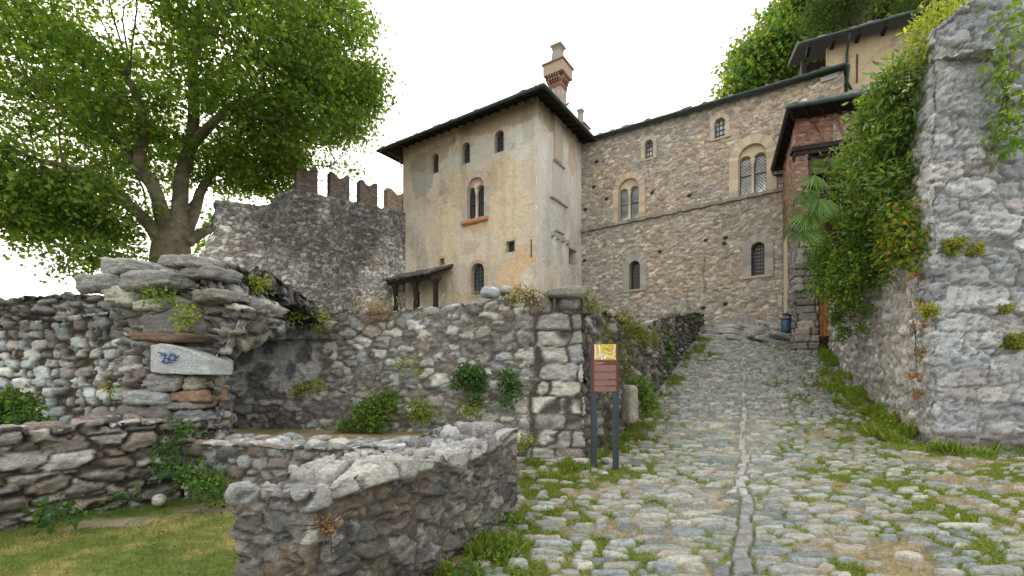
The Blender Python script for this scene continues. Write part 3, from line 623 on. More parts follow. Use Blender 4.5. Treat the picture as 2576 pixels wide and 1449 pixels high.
for i, (xa, xb, ytop, pal_) in enumerate([(745, 800, 410, 0), (830, 880, 433, 0), (905, 950, 455, 0), (974, 1016, 472, 1)]):
    sa = WC.hit(xa, 500, -.45)[0]; sb = WC.hit(xb, 500, -.45)[0]; zt = 12.95 if i < 3 else 12.9
    if i == 3: sb = WC.L+.15
    def swt(s, sa=sa, sb=sb, zt=zt):
        u = (s-sa)/(sb-sa); return zt-.30*sm(.0, 1, 1-np.abs(u-.5)*2.6)-.12*np.clip(np.abs(u-.5)*2-.6, 0, 1)
    mb = wall(WC, sa, sb, 11.1, zt, .55, .05, top=swt, seed=85+i, size=(.26, .3, .09), depth=.02, prot=.03, rough=.02, e=(.04, .2), pal=(P((.20,.15,.13),(.15,.125,.115),(.24,.17,.14),(.17,.16,.155)) if i < 3 else P((.34,.26,.19),(.38,.30,.22))),
              mortar=(.2,.175,.15) if i < 3 else (.4,.32,.24), flat=True, bend=lambda L: L+A(0, -.45, 0), faces='-x+x-y+y+z')
    mb.build('merlon', M_far, cw)
# low stub of wall in front of the plane tree
WS = Frame(at(395, 660, 20.0)[:2], at(530, 650, 21.6)[:2])
mb = wall(WS, 0, WS.L, 3.5, 6.6, .8, .06, top=bumpy(prof([(0, 6.35), (1.0, 6.6), (2.2, 6.75), (4, 7.0)]), .08, 3, 33), seed=91, size=(.35, .3, .13), depth=.05, prot=.07, rough=.03, pal=GREY*.8, mortar=(.13,.12,.1), rnd=.05, flat=True, faces='-x+x-y+z')
tag(mb.build('stone_wall', M_far), 'low broken stub of wall below the trunk of the plane tree', 'wall')
# ------------------------------------------------------------------ windows
def hitbox(fr, x0, x1, y0, y1):
    xm = (x0+x1)/2; s0, s1 = fr.hit(x0, y0)[0], fr.hit(x1, y0)[0]; return s0, s1, fr.hit(xm, y1)[1], fr.hit(xm, y0)[1]
def dense(o, step=.12):
    r = []
    for a, b in zip(o, np.roll(o, -1, 0)):
        n = max(1, int(np.linalg.norm(b-a)/step)); r += [a+(b-a)*i/n for i in range(n)]
    return np.array(r)
def resamp(o, n):
    c = np.concatenate([o, o[:1]]); l = np.r_[0, np.cumsum(np.linalg.norm(np.diff(c, axis=0), axis=1))]; t = np.linspace(0, l[-1], n, endpoint=False)
    return np.c_[np.interp(t, l, c[:, 0]), np.interp(t, l, c[:, 1])]
def rings(mb, fr, outer, inner, d0, d1, cols, blk=.3, d0o=-.03):
    n = len(outer)
    for j in range(n):
        k = (j+1) % n; c = cols[int(random.random()*len(cols))]*random.uniform(.85, 1.12)
        P4 = [(outer[j], d1), (outer[k], d1), (inner[k], d1), (inner[j], d1)]
        v = [(p[0], d, p[1]) for p, d in P4]+[(outer[j][0], d0o, outer[j][1]), (outer[k][0], d0o, outer[k][1]), (inner[k][0], d0, inner[k][1]), (inner[j][0], d0, inner[j][1])]
        mb.add(fr.w(v), np.array([(0, 1, 2, 3), (4, 5, 1, 0), (3, 2, 6, 7)]), c)
def plate(mb, fr, box, outer, holes, d, res, col, th=0.):
    s0, s1, z0, z1 = box; U, Q = lattice(max(2, int((s1-s0)/res)), 1, max(2, int((z1-z0)/res)), '-y')
    s = s0+U[:, 0]*(s1-s0); z = z0+U[:, 2]*(z1-z0)
    fns = [outer]+[(lambda a, b, h=h: -h(a, b)) for h in holes]
    for sd in fns:
        v = sd(s, z); e = 1e-3; gx = (sd(s+e, z)-v)/e; gz = (sd(s, z+e)-v)/e; c = np.abs(v) < .6*res
        s = np.where(c, s-v*gx, s); z = np.where(c, z-v*gz, z)
    c = np.stack([s, s*0+d, z], -1); mid = c[Q].mean(1); keep = np.ones(len(Q), bool)
    for sd in fns: keep &= sd(mid[:, 0], mid[:, 2]) < 0
    cc = col(c) if callable(col) else np.broadcast_to(np.array(col, float), c.shape)*(.85+.3*fbm(c*5, 2, 4))[:, None]
    mb.add(fr.w(c), Q[keep], cc); return mb
PLA = [A(.42, .38, .31)]
def window(fr, par, px, arch=True, surr=0., cols=PLA, depth=.25, bars='grid', nx=2, nz=4, proud=.006, rise=None, glass=None, barcol=(.06,.07,.08), box=None, bw_=.03, sill=0):
    s0, s1, z0, z1 = box or hitbox(fr, *px); inn = outline(s0, s1, z0, z1, arch, rise=rise); t = surr or .04
    out_ = outline(s0-t, s1+t, z0-(t if not sill else .02), z1+t, arch, rise=(rise or (s1-s0)/2)+t if arch else None)
    if arch and (rise is None): out_ = outline(s0-t, s1+t, z0-(t*.3 if surr else t), z1+t, True)
    # same vertex count along matching outline
    def den(o): 
        r = []
        for i in range(len(o)):
            a, b = o[i], o[(i+1) % len(o)]; m = 5 if (i == 1 or i == len(o)-1 or (not arch)) else 1
            r += [a+(b-a)*j/m for j in range(m)]
        return np.array(r)
    mb = MB(); rings(mb, fr, den(out_), den(inn), -depth-.02, proud, cols); f = mb.build('window', M_carved, par, smooth=False)
    mb = MB(); pane(mb, fr, inn, -depth); sub(mb, 'pane', glass or M_glass, f, smooth=False)
    sd = sd_arch(s0, s1, z0, z1) if (arch and rise is None) else sd_box(s0, s1, z0, z1)
    mb = MB(); d = -depth+.04; H = z1-z0; W_ = s1-s0
    if bars == 'grid':
        for i in range(1, nx):
            x = s0+W_*i/nx; q = clipped(sd, (x, z0), (x, z1)); q and strip(mb, fr, *q, bw_, d)
        for i in range(1, nz):
            z = z0+H*i/nz; q = clipped(sd, (s0, z), (s1, z)); q and strip(mb, fr, *q, bw_, d+.004)
        for q in (((s0+.02, z0), (s0+.02, z1-W_/2*(arch))), ((s1-.02, z0), (s1-.02, z1-W_/2*(arch))), ((s0, z0+.02), (s1, z0+.02))): strip(mb, fr, *q, .045, d+.008)
    elif bars == 'diamond':
        n = int((H+W_)/.13)
        for i in range(n):
            for sg in (1, -1):
                o = z0-W_+i*.155*1.0; a, b = ((s0, o), (s1, o+W_*1.25)) if sg > 0 else ((s0, o+W_*1.25), (s1, o)); q = clipped(sd, a, b); q and strip(mb, fr, *q, .014, d)
        strip(mb, fr, (s0, z0+H*.52), (s1, z0+H*.52), .06, d+.01)
    if mb.n: sub(mb, 'bars', mat_bars(barcol), f, smooth=False)
    return f, (s0, s1, z0, z1)
_bm = {}
def mat_bars(c):
    if c not in _bm: _bm[c] = mat_plain('window_bar', c, .7, .3)
    return _bm[c]
def biforate(fr, par, xo, yo0, yo1, surr, cols, tymp, d_out=.02, sillcol=None, glass=None, diamond=True, colcol=(.55,.52,.46)):
    """twin-light window under one arch; xo = outer opening left/right, yo = top/bottom"""
    s0, s1, z0, z1 = hitbox(fr, xo[0], xo[1], yo0, yo1); cx = (s0+s1)/2; W_ = s1-s0; lw = W_/2-.07
    a = outline(s0, s1, z0, z1, True, 18); o = outline(s0-surr, s1+surr, z0, z1+surr, True, 18)
    def den(o):
        r = []
        for i in range(len(o)):
            p, q = o[i], o[(i+1) % len(o)]; m = 6 if i in (1, len(o)-1) else 1
            r += [p+(q-p)*j/m for j in range(m)]
        return np.array(r)
    mb = MB(); rings(mb, fr, den(o), den(a), -.32, d_out, cols); f = mb.build('window', M_carved, par, smooth=False)
    hl = z1-W_*.42
    holes = [sd_arch(s0+.03, cx-.05, z0-.1, hl), sd_arch(cx+.05, s1-.03, z0-.1, hl)]
    mb = MB(); big = sd_arch(s0, s1, z0, z1); plate(mb, fr, (s0, s1, z0, z1), big, holes, -.14, .035, tymp)
    for x0, x1 in ((s0+.03, cx-.05), (cx+.05, s1-.03)):
        q = outline(x0, x1, z0, hl, True, 12); ring(mb, fr, outline(x0-.03, x1+.03, z0, hl+.03, True, 12), q, -.3, -.12, tymp if not callable(tymp) else (.5,.45,.36))
    sub(mb, 'tympanum', M_carved, f, smooth=False)
    mb = MB()
    for x0, x1 in ((s0, cx), (cx, s1)): pane(mb, fr, outline(x0, x1, z0, hl+.05, True, 12, rise=.3), -.27)
    sub(mb, 'pane', glass or M_glass, f, smooth=False)
    mb = MB()
    for i, (x0, x1) in enumerate(((s0+.03, cx-.05), (cx+.05, s1-.03))):
        H = hl-z0; zb = z0+H*.53; strip(mb, fr, (x0, zb), (x1, zb), .06, -.22)
        for x in (x0+.015, x1-.015): strip(mb, fr, (x, z0), (x, hl-lw/2), .03, -.22)
        if diamond:
            n = int((H+lw)/.16)
            for k in range(n+4):
                oz = z0-lw*1.2+k*.16
                for p, q in (((x0, oz), (x1, oz+lw*1.2)), ((x0, oz+lw*1.2), (x1, oz))):
                    c = clipped(holes[i], p, q, 40)
                    if c and min(c[0][1], c[1][1]) >= z0-.02: strip(mb, fr, *c, .016, -.235)
    sub(mb, 'leading', M_lead, f, smooth=False)
    mb = MB(); zc = hl-lw*.5; p = fr.w([(cx, -.1, z0+.02), (cx, -.1, z0+.12), (cx, -.1, z0+.14), (cx, -.1, zc-.22), (cx, -.1, zc-.2), (cx, -.1, zc-.14), (cx, -.1, zc+.03), (cx, -.1, zc+.08)])
    mb.tube(p, [.11, .10, .062, .055, .075, .07, .12, .13], colcol, 12); sub(mb, 'column', M_carved, f)
    return f, (s0, s1, z0, z1), big
# ------------------------------------------------------------------ the plastered tower
TC = A(1.24, 23.0, 0); TL = A(-6.76, 28.3, 0); TR = A(4.18, 27.45, 0)
tower = thing('tower', (1.24, 23.0, 4.3), 'tall square castle tower with peeling ochre and grey plaster under an overhanging hipped roof', 'tower')
T1 = Frame(TL, TC); T2 = Frame(TC, TR)
def spots(fr, lst):
    return [(fr.hit(x, y), rx/F_*24, ry/F_*24, A(*c), al) for x, y, rx, ry, c, al in lst]
OCH = (.64, .54, .39); ORG = (.66, .46, .29); PALE = (.60, .59, .54); GRYP = (.33, .335, .31)
SP1 = spots(T1, [(1180, 720, 260, 60, (.42, .38, .30), .5), (1120, 560, 42, 95, OCH, 1.), (1165, 470, 70, 60, (.50, .38, .24), .6), (1275, 500, 58, 120, OCH, 1.), (1245, 420, 50, 60, (.52, .42, .28), .6), (1300, 690, 55, 50, ORG, .85), (1330, 640, 40, 25, (.58, .42, .26), .6),
    (1310, 340, 45, 60, PALE, .85), (1200, 385, 120, 38, (.44, .46, .43), .7), (1060, 450, 45, 60, (.36, .365, .34), .8), (1195, 560, 40, 30, (.56, .38, .22), .6), (1325, 700, 22, 30, PALE, .8), (1260, 300, 170, 30, (.36, .29, .20), .7), (1080, 400, 80, 26, (.33, .27, .2), .7),
    (1245, 650, 14, 20, (.6, .5, .36), .9), (1140, 640, 10, 22, (.62, .5, .34), .9), (1050, 620, 30, 50, (.40, .385, .34), .6), (1045, 560, 22, 40, PALE, .6), (1180, 620, 28, 22, (.48, .34, .26), .5), (1150, 380, 14, 14, (.5, .38, .24), .6)])
SP2 = spots(T2, [(1400, 460, 60, 160, (.52, .52, .48), .8), (1440, 400, 30, 50, (.55, .40, .28), .6), (1385, 680, 45, 50, (.60, .50, .38), .6), (1375, 600, 30, 70, (.50, .52, .50), .8), (1420, 720, 40, 30, (.52, .50, .44), .6), (1375, 290, 60, 40, (.34, .27, .19), .6)])
def plaster(fr, sp, base, seed):
    def f(L, C, m):
        s, z = L[:, 0], L[:, 2]; q = np.stack([s, s*0+seed, z], -1)
        c = lerp(np.array(base)*.82, np.array(base)*1.15, fbm(q*.7, 4, seed)[:, None])
        nz = fbm(q*1.5, 5, seed+2)-.5; ny = fbm(q*6, 3, seed+3)-.5
        for (cs, cz), rs, rz, cc, al in sp:
            d = np.hypot((s-cs)/rs, (z-cz)/rz); k = sm(1.05, .80, d+nz*1.3+ny*.45)*al
            tex = .9+.22*(fbm(q*14, 2, seed+4))
            c = lerp(c, cc*tex[:, None], k[:, None])
        # rain streaks and edge of old render
        st = sm(.52, .75, fbm(q*A(3.2, 1, .22), 3, seed+6)); c = c*(1-.10*st)[:, None]
        sk = sm(.56, .70, fbm(q*A(1.2, 1, .5)+9, 4, seed+8)); c = lerp(c, c*A(.80, .81, .82), sk[:, None])
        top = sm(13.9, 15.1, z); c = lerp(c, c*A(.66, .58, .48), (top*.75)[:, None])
        cr = sm(.014, .0, np.abs(fbm(q*.9+3, 4, seed+10)-.5)); c = c*(1-.25*cr)[:, None]
        return c
    return f
h1 = [hitbox(T1, 1085, 1103, 386, 435), hitbox(T1, 1162, 1182, 358, 411), hitbox(T1, 1245, 1267, 328, 382)]
hb = hitbox(T1, 1175, 1218, 446, 550); hq = hitbox(T1, 1273, 1295, 606, 634); ht = hitbox(T1, 1106, 1117, 650, 667); hd = hitbox(T1, 1185, 1219, 662, 742)
def ho(b, arch=True, g=.02): return (sd_arch if arch else sd_box)(b[0]-g, b[1]+g, b[2]-g, b[3]+g)
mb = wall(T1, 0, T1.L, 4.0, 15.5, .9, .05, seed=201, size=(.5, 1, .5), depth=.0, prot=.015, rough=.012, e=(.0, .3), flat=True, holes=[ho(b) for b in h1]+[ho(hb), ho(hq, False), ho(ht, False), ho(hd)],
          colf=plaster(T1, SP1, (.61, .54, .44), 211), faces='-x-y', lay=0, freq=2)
hs = hitbox(T2, 1431, 1450, 627, 668)
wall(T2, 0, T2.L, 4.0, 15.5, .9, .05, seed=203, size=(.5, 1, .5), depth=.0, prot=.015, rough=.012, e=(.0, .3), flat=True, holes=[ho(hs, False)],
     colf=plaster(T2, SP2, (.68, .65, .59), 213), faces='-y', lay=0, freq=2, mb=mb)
mb.build('wall', M_plaster, tower)
for b in h1: window(T1, tower, None, box=b, depth=.28, nx=3, nz=5, surr=.05, cols=[A(.40, .35, .28)], bw_=.025)
f, bb, _ = biforate(T1, tower, (1175, 1218), 446, 550, .13, [A(.47, .44, .38), A(.50, .40, .33), A(.44, .43, .40)],
    lambda c: lerp(lerp(A(.50, .30, .22), A(.60, .52, .42), (np.hypot(c[:, 0]-(hb[0]+hb[1])/2, c[:, 2]-(hb[3]-.42)) < .2)[:, None]*1.), A(.55, .50, .42), (fbm(c*9, 2, 3) > .62)[:, None]*.5), diamond=False)
mb = MB(); rings(mb, T1, resamp(outline(hb[0]-.36, hb[1]+.36, hb[2], hb[3]+.40, True, 18), 60), resamp(outline(hb[0]-.13, hb[1]+.13, hb[2], hb[3]+.13, True, 18), 60), -.01, .008, [A(.47, .40, .33), A(.43, .42, .38), A(.50, .36, .28)], d0o=-.02)
sub(mb, 'painted_band', M_carved, f, smooth=False)
mb = MB(); box3(mb, T1, hb[0]-.34, hb[1]+.30, -.1, .16, hb[2]-.20, hb[2]-.08, (.50, .24, .13)); box3(mb, T1, hb[0]-.30, hb[1]+.26, -.1, .11, hb[2]-.08, hb[2]+.0, (.52, .30, .18)); box3(mb, T1, hb[0]-.28, hb[1]+.24, -.1, .10, hb[2]-.27, hb[2]-.20, (.42, .20, .12))
sub(mb, 'sill', M_carved, f, smooth=False)
window(T1, tower, None, box=hq, arch=False, depth=.35, nx=3, nz=2, surr=.16, cols=[A(.52, .45, .34)])
window(T1, tower, None, box=ht, arch=False, depth=.4, bars='', surr=.12, cols=[A(.52, .38, .24)], glass=M_dark)
window(T1, tower, None, box=hd, depth=.30, nx=4, nz=8, surr=.20, cols=[A(.48, .38, .27), A(.44, .36, .27)], proud=.04, barcol=(.10, .12, .14), bw_=.028)
window(T2, tower, None, box=hs, arch=False, depth=.5, nx=2, nz=2, surr=.16, cols=[A(.52, .50, .45)], glass=M_dark)
# raised plaster of the flue and small corbels on the side
mb = MB()
def tb(x0, y0, x1, y1, w_=.07, d=.07, c=(.36, .32, .27)):
    p = T2.hit(x0, y0); q = T2.hit(x1, y1); strip(mb, T2, p, q, w_, d, d+.02, c)
pf = [T2.hit(1395, 300)[0], T2.hit(1392, 404)[0], T2.hit(1415, 300)[0]]
box3(mb, T2, pf[0]-.1, pf[0]+.75, -.02, .10, T2.hit(1404, 408)[1], 15.4, (.46, .40, .33)); box3(mb, T2, pf[0]-.25, pf[0]+.85, -.02, .06, T2.hit(1398, 500)[1], T2.hit(1404, 412)[1], (.50, .48, .43))
tb(1390, 403, 1417, 425, .06, .15); tb(1383, 495, 1426, 522, .05, .10); mb.build('flue_relief', M_plaster, tower, smooth=False)
mb = MB()
for x, y in ((1400, 598), (1414, 604), (1388, 590), (1425, 610)):
    s_, z_ = T2.hit(x, y); box3(mb, T2, s_-.10, s_+.10, -.02, .20, z_-.10, z_+.12, (.40, .38, .33))
s_, z_ = T2.hit(1406, 590); box3(mb, T2, s_-.5, s_+.55, -.02, .12, z_+.1, z_+.2, (.46, .44, .40)); mb.build('corbel', M_carved, tower, smooth=False)
mb = MB()
for fr, x, y, h in ((T1, 1337, 625, .9), (T2, 1394, 300, 1.0)):
    mb = MB(); s_, z_ = fr.hit(x, y); strip(mb, fr, (s_, z_-h/2), (s_, z_+h/2), .04, .05, .03, (.05, .04, .04)); mb.build('iron_tie', M_iron, tower, smooth=False)
# roof: eaves, soffit with rafters, slates, gutter
o_ = .95; dp = 7.4; ze = 15.18
def te(s, d, z): return T1.w([(s, d, z)])[0]
E = [te(-o_-.3, o_, ze), te(T1.L+o_, o_, ze), te(T1.L+o_, -dp, ze), te(-o_-.3, -dp, ze)]; rz = ze+.17+(dp+o_)/2*.50
R1 = te(3.2, -(dp-o_)/2, rz); R2 = te(T1.L-3.2, -(dp-o_)/2, rz)
def rsurf(mb, quad, res, size, seed, th=.16, pal=P((.16,.165,.15),(.12,.125,.11),(.20,.20,.18),(.14,.145,.11))):
    a, b, c, d = [A(*p) for p in quad]; n = max(2, int(np.linalg.norm(b-a)/res)); m = max(2, int(np.linalg.norm(d-a)/res))
    u, v = (x.ravel() for x in np.meshgrid(np.linspace(0, 1, n+1), np.linspace(0, 1, m+1), indexing='ij'))
    p = (a*((1-u)*(1-v))[:, None]+b*(u*(1-v))[:, None]+c*(u*v)[:, None]+d*((1-u)*v)[:, None]); N = np.cross(b-a, d-a); N = N/np.linalg.norm(N); N = N*np.sign(N[2])
    T = np.stack([u*np.linalg.norm(b-a), u*0, v*np.linalg.norm(d-a)], -1); NN = np.broadcast_to(N, p.shape)
    V, C, _ = stonify(p+A(0, 0, th), NN, T, size, seed, .05, .08, .02, (0, .12), pal, (.05,.05,.045), flat=True, moss=.5, rnd=.02)
    i = np.arange(n)[:, None]*(m+1); j = np.arange(m)[None]; Q = np.stack([i+j, i+m+1+j, i+m+2+j, i+j+1], -1).reshape(-1, 4); mb.add(V, Q, C)
    eu = np.arange(n+1)*(m+1); low = p[eu]; mb.add(np.concatenate([V[eu], low]), np.stack([np.arange(n), np.arange(n)+n+1, np.arange(n)+n+2, np.arange(n)+1], -1), (.10, .10, .09))
    return mb
mb = MB(); rsurf(mb, (E[0], E[1], R2, R1), .09, (.35, .3, .3), 221); rsurf(mb, (E[1], E[2], R2, R2), .12, (.35, .3, .3), 222); rsurf(mb, (E[3], E[0], R1, R1), .2, (.35, .3, .3), 223); rsurf(mb, (E[2], E[3], R1, R2), .3, (.35, .3, .3), 224)
rf = mb.build('roof', M_slate, tower)
mb = MB(); I = [te(.0-.05, .0+.05, 15.5), te(T1.L+.05, .05, 15.5), te(T1.L+.05, -dp+.9, 15.5), te(-.05, -dp+.9, 15.5)]; lo = [p+A(0, 0, .02) for p in E]
mb.add(lo+I+[p+A(0, 0, .16) for p in E], np.array([(0, 1, 5, 4), (1, 2, 6, 5), (2, 3, 7, 6), (3, 0, 4, 7), (4, 5, 6, 7), (0, 8, 9, 1), (1, 9, 10, 2), (2, 10, 11, 3), (3, 11, 8, 0)]), (.03,)*3); sub(mb, 'soffit', M_wood, rf, smooth=False)
mb = MB()
for k in range(20):
    s_ = -.7+k*.57; a = te(s_, o_-.03, ze); b = te(s_, 0, 15.42); a = a+(b-a)*.12+A(0, 0, .03); mb.tube([a, b], .05, (.02,)*3, 4)
for k in range(10):
    a = te(T1.L+o_-.03, .3-k*.62, ze); b = te(T1.L, .3-k*.62, 15.42); a = a+(b-a)*.12+A(0, 0, .03); mb.tube([a, b], .05, (.02,)*3, 4)
sub(mb, 'rafters', M_wood, rf)
mb = MB(); z_ = A(0, 0, .05); mb.tube([E[0]+z_+(E[0]-E[1])*.002, E[1]+z_], .085, (.05,)*3, 8); mb.tube([E[1]+z_, E[2]+z_], .085, (.05,)*3, 8)
p = te(T1.L+o_+.0, -1.2, ze+.1); q = te(T1.L+o_+.25, -1.2, ze+.15); mb.tube([p-A(0, 0, .2), p, q], .05, (.1,)*3, 6)
p = te(-.5, o_-.1, ze); mb.tube([p, p-A(0, 0, .15), te(-.15, .1, ze-.35), te(-.1, .05, ze-.9)], .05, (.05,)*3, 6)
sub(mb, 'gutter', M_gutter, rf)
# chimney on the tower roof
def fchim(par, c, ang, w_, zs, name='chimney'):
    z0, zb0, zb1, zc, zt = zs; ca, sa = math.cos(ang), math.sin(ang)
    def fr4(h, z): return [A(c[0]+ca*x-sa*y, c[1]+sa*x+ca*y, z) for x, y in ((-h, -h), (h, -h), (h, h), (-h, h))]
    def frus(mb, h0, za, h1_, zb, col):
        mb.add(fr4(h0, za)+fr4(h1_, zb), np.array([(0, 1, 5, 4), (1, 2, 6, 5), (2, 3, 7, 6), (3, 0, 4, 7), (4, 5, 6, 7), (3, 2, 1, 0)]), col)
    mb = MB(); h = w_/2; f = (zt-zb1)
    frus(mb, h, z0, h, zb0, (.50, .40, .33)); o = mb.build(name, M_brickpale, par, smooth=False)
    mb = MB(); frus(mb, h+.03, zb0-.06, h+.04, zb0+.04, (.33, .13, .09)); n = 5
    for i in range(n):
        t = -h+.05+(2*h-.1)*i/(n-1)
        for q in range(4):
            a = ang+q*math.pi/2; C_, S_ = math.cos(a), math.sin(a)
            for k in range(4):
                dd = h+.02+.06*k; zz = zb0+.04+(zb1-zb0-.04)*k/4; x0, x1 = t-.04, t+.04
                v = [(x, y, z) for z in (zz, zz+(zb1-zb0)/4) for x, y in ((x0, -dd-.05), (x1, -dd-.05), (x1, -h+.02), (x0, -h+.02))]
                v = [A(c[0]+C_*x-S_*y, c[1]+S_*x+C_*y, z) for x, y, z in v]; mb.add(v, np.array([(0,3,2,1),(4,5,6,7),(0,1,5,4),(1,2,6,5),(2,3,7,6),(3,0,4,7)]), (.26, .12, .09) if k % 2 else (.34, .23, .17))
    frus(mb, h-.01, zb0+.04, h-.01, zb1, (.22, .12, .09)); sub(mb, 'corbel', M_carved, o, smooth=False)
    mb = MB(); zm = zb1+(zc-zb1)*.9; frus(mb, h+.26, zb1, h+.26, zm, (.42, .33, .26)); frus(mb, h+.33, zm, h+.33, zc, (.36, .16, .12))
    for r_ in range(2):
        for i in range(11):
            for q in range(4):
                a = ang+q*math.pi/2; C_, S_ = math.cos(a), math.sin(a); t = -h-.2+(2*h+.4)*i/10; zz = zb1+(zm-zb1)*(.15+.42*r_)
                v = [(t-.05, -h-.248, zz), (t-.01, -h-.248, zz), (t+.06, -h-.248, zz+(zm-zb1)*.34), (t+.02, -h-.248, zz+(zm-zb1)*.34)]
                mb.add([A(c[0]+C_*x-S_*y, c[1]+S_*x+C_*y, z) for x, y, z in v], np.array([(0, 1, 2, 3)]), (.36, .2, .15))
    sub(mb, 'band', M_carved, o, smooth=False)
    mb = MB(); zk = zt-.18*f/2; frus(mb, h*.92, zc, h*.62, zk, (.33, .31, .29)); frus(mb, h*.70, zk-.10, h*.70, zk, (.36, .22, .17)); frus(mb, h*.70, zk, h*.98, zt-.05, (.30, .29, .25)); frus(mb, h*.98, zt-.05, h*.98, zt, (.22, .24, .19)); 
    sub(mb, 'pot', M_carved, o, smooth=False); return o
def mat_brick(name, c1, c2, mortar, sc, w_=.5, rowh=.25, msz=.02, bump=.4):
    m, t, b = nodes(name); N = t.nodes.new; L = t.links.new
    g = N('ShaderNodeTexCoord'); ge = N('ShaderNodeNewGeometry'); mp = N('ShaderNodeMapping')
    # wall-aligned coordinates: run along the wall by (x+y), height z
    sx = N('ShaderNodeSeparateXYZ'); L(g.outputs['Object'], sx.inputs[0]); ad = N('ShaderNodeMath'); ad.operation = 'SUBTRACT'; L(sx.outputs[0], ad.inputs[0]); L(sx.outputs[1], ad.inputs[1])
    cb = N('ShaderNodeCombineXYZ'); L(ad.outputs[0], cb.inputs[0]); L(sx.outputs[2], cb.inputs[1])
    br = N('ShaderNodeTexBrick'); L(cb.outputs[0], br.inputs['Vector']); br.inputs['Scale'].default_value = sc
    br.inputs['Color1'].default_value = c1+(1,); br.inputs['Color2'].default_value = c2+(1,); br.inputs['Mortar'].default_value = mortar+(1,)
    br.inputs['Mortar Size'].default_value = msz; br.inputs['Brick Width'].default_value = w_; br.inputs['Row Height'].default_value = rowh; br.inputs['Bias'].default_value = 0
    n = N('ShaderNodeTexNoise'); n.inputs['Scale'].default_value = 6; n.inputs['Detail'].default_value = 6; L(g.outputs['Object'], n.inputs['Vector'])
    r = N('ShaderNodeMapRange'); r.inputs['From Min'].default_value = .3; r.inputs['From Max'].default_value = .7; r.inputs['To Min'].default_value = .6; r.inputs['To Max'].default_value = 1.3; L(n.outputs['Fac'], r.inputs['Value'])
    v = N('ShaderNodeVectorMath'); v.operation = 'SCALE'; L(br.outputs['Color'], v.inputs[0]); L(r.outputs[0], v.inputs['Scale']); L(v.outputs[0], b.inputs['Base Color'])
    bp = N('ShaderNodeBump'); bp.inputs['Strength'].default_value = bump; bp.inputs['Distance'].default_value = .02; bp.invert = True; L(br.outputs['Fac'], bp.inputs['Height']); L(bp.outputs[0], b.inputs['Normal'])
    b.inputs['Roughness'].default_value = .9; return m
M_brickpale = mat_brick('pale_brick', (.40, .31, .26), (.38, .35, .31), (.5, .47, .42), 4.2)
M_brickred = mat_brick('red_brick', (.22, .085, .06), (.29, .14, .095), (.30, .25, .20), 3.6, .6, .22, .025)
ta = math.atan2(T2.u[1], T2.u[0])-math.pi/2
fchim(tower, (2.55, 25.3), ta, .68, (15.5, 17.25, 17.85, 18.5, 19.6))
# lean-to porch at the tower's left foot
porch = thing('porch', te(3.2, 1.0, 4.8), 'small open timber porch with a mossy stone slab roof against the foot of the tower', 'porch')
sr, _z = T1.hit(1141, 670); sl_, _ = T1.hit(962, 707, 1.9)
pw = 1.95; zr = 7.62; zo = 6.86
mb = MB(); a, b, c, d = te(sl_, pw, zo), te(sr, pw, zo), te(sr, 0, zr), te(sl_, 0, zr); rsurf(mb, (a, b, c, d), .05, (.4, .3, .3), 231, .10)
mb.add([p_ for p_ in (a, b, c, d)], np.array([(3, 2, 1, 0)]), (.04,)*3); mb.add([b, c, c+A(0, 0, .12), b+A(0, 0, .12)], np.array([(0, 1, 2, 3)]), (.07,)*3); pr = mb.build('roof', M_slate, porch)
mb = MB(); box3(mb, T1, sl_+.2, sr-.3, pw-.42, pw-.24, zo-.22, zo-.02)
for k in range(7): 
    s_ = sl_+.3+(sr-sl_-.5)*k/6; mb.tube([te(s_, pw-.02, zo-.03), te(s_, .05, zr-.06)], .05, (.02,)*3, 4)
mb.build('beam', M_wood, porch, smooth=False)
for x in (995, 1046, 1096):
    s_, _ = T1.hit(x, 740, pw-.33); mb = MB(); box3(mb, T1, s_-.10, s_+.10, pw-.43, pw-.23, 3.8, zo-.22)
    for sg in (-1, 1): mb.tube([te(s_, pw-.33, zo-.65), te(s_+sg*.4, pw-.33, zo-.2)], .05, (.02,)*3, 4)
    mb.build('post', M_wood, porch, smooth=False)
mb = MB(); sd_, _ = T1.hit(1048, 750); box3(mb, T1, sd_-.25, sd_+.25, -.02, .012, 4.2, T1.hit(1046, 735)[1], (.02,)*3); mb.build('doorway', M_dark, porch, smooth=False)
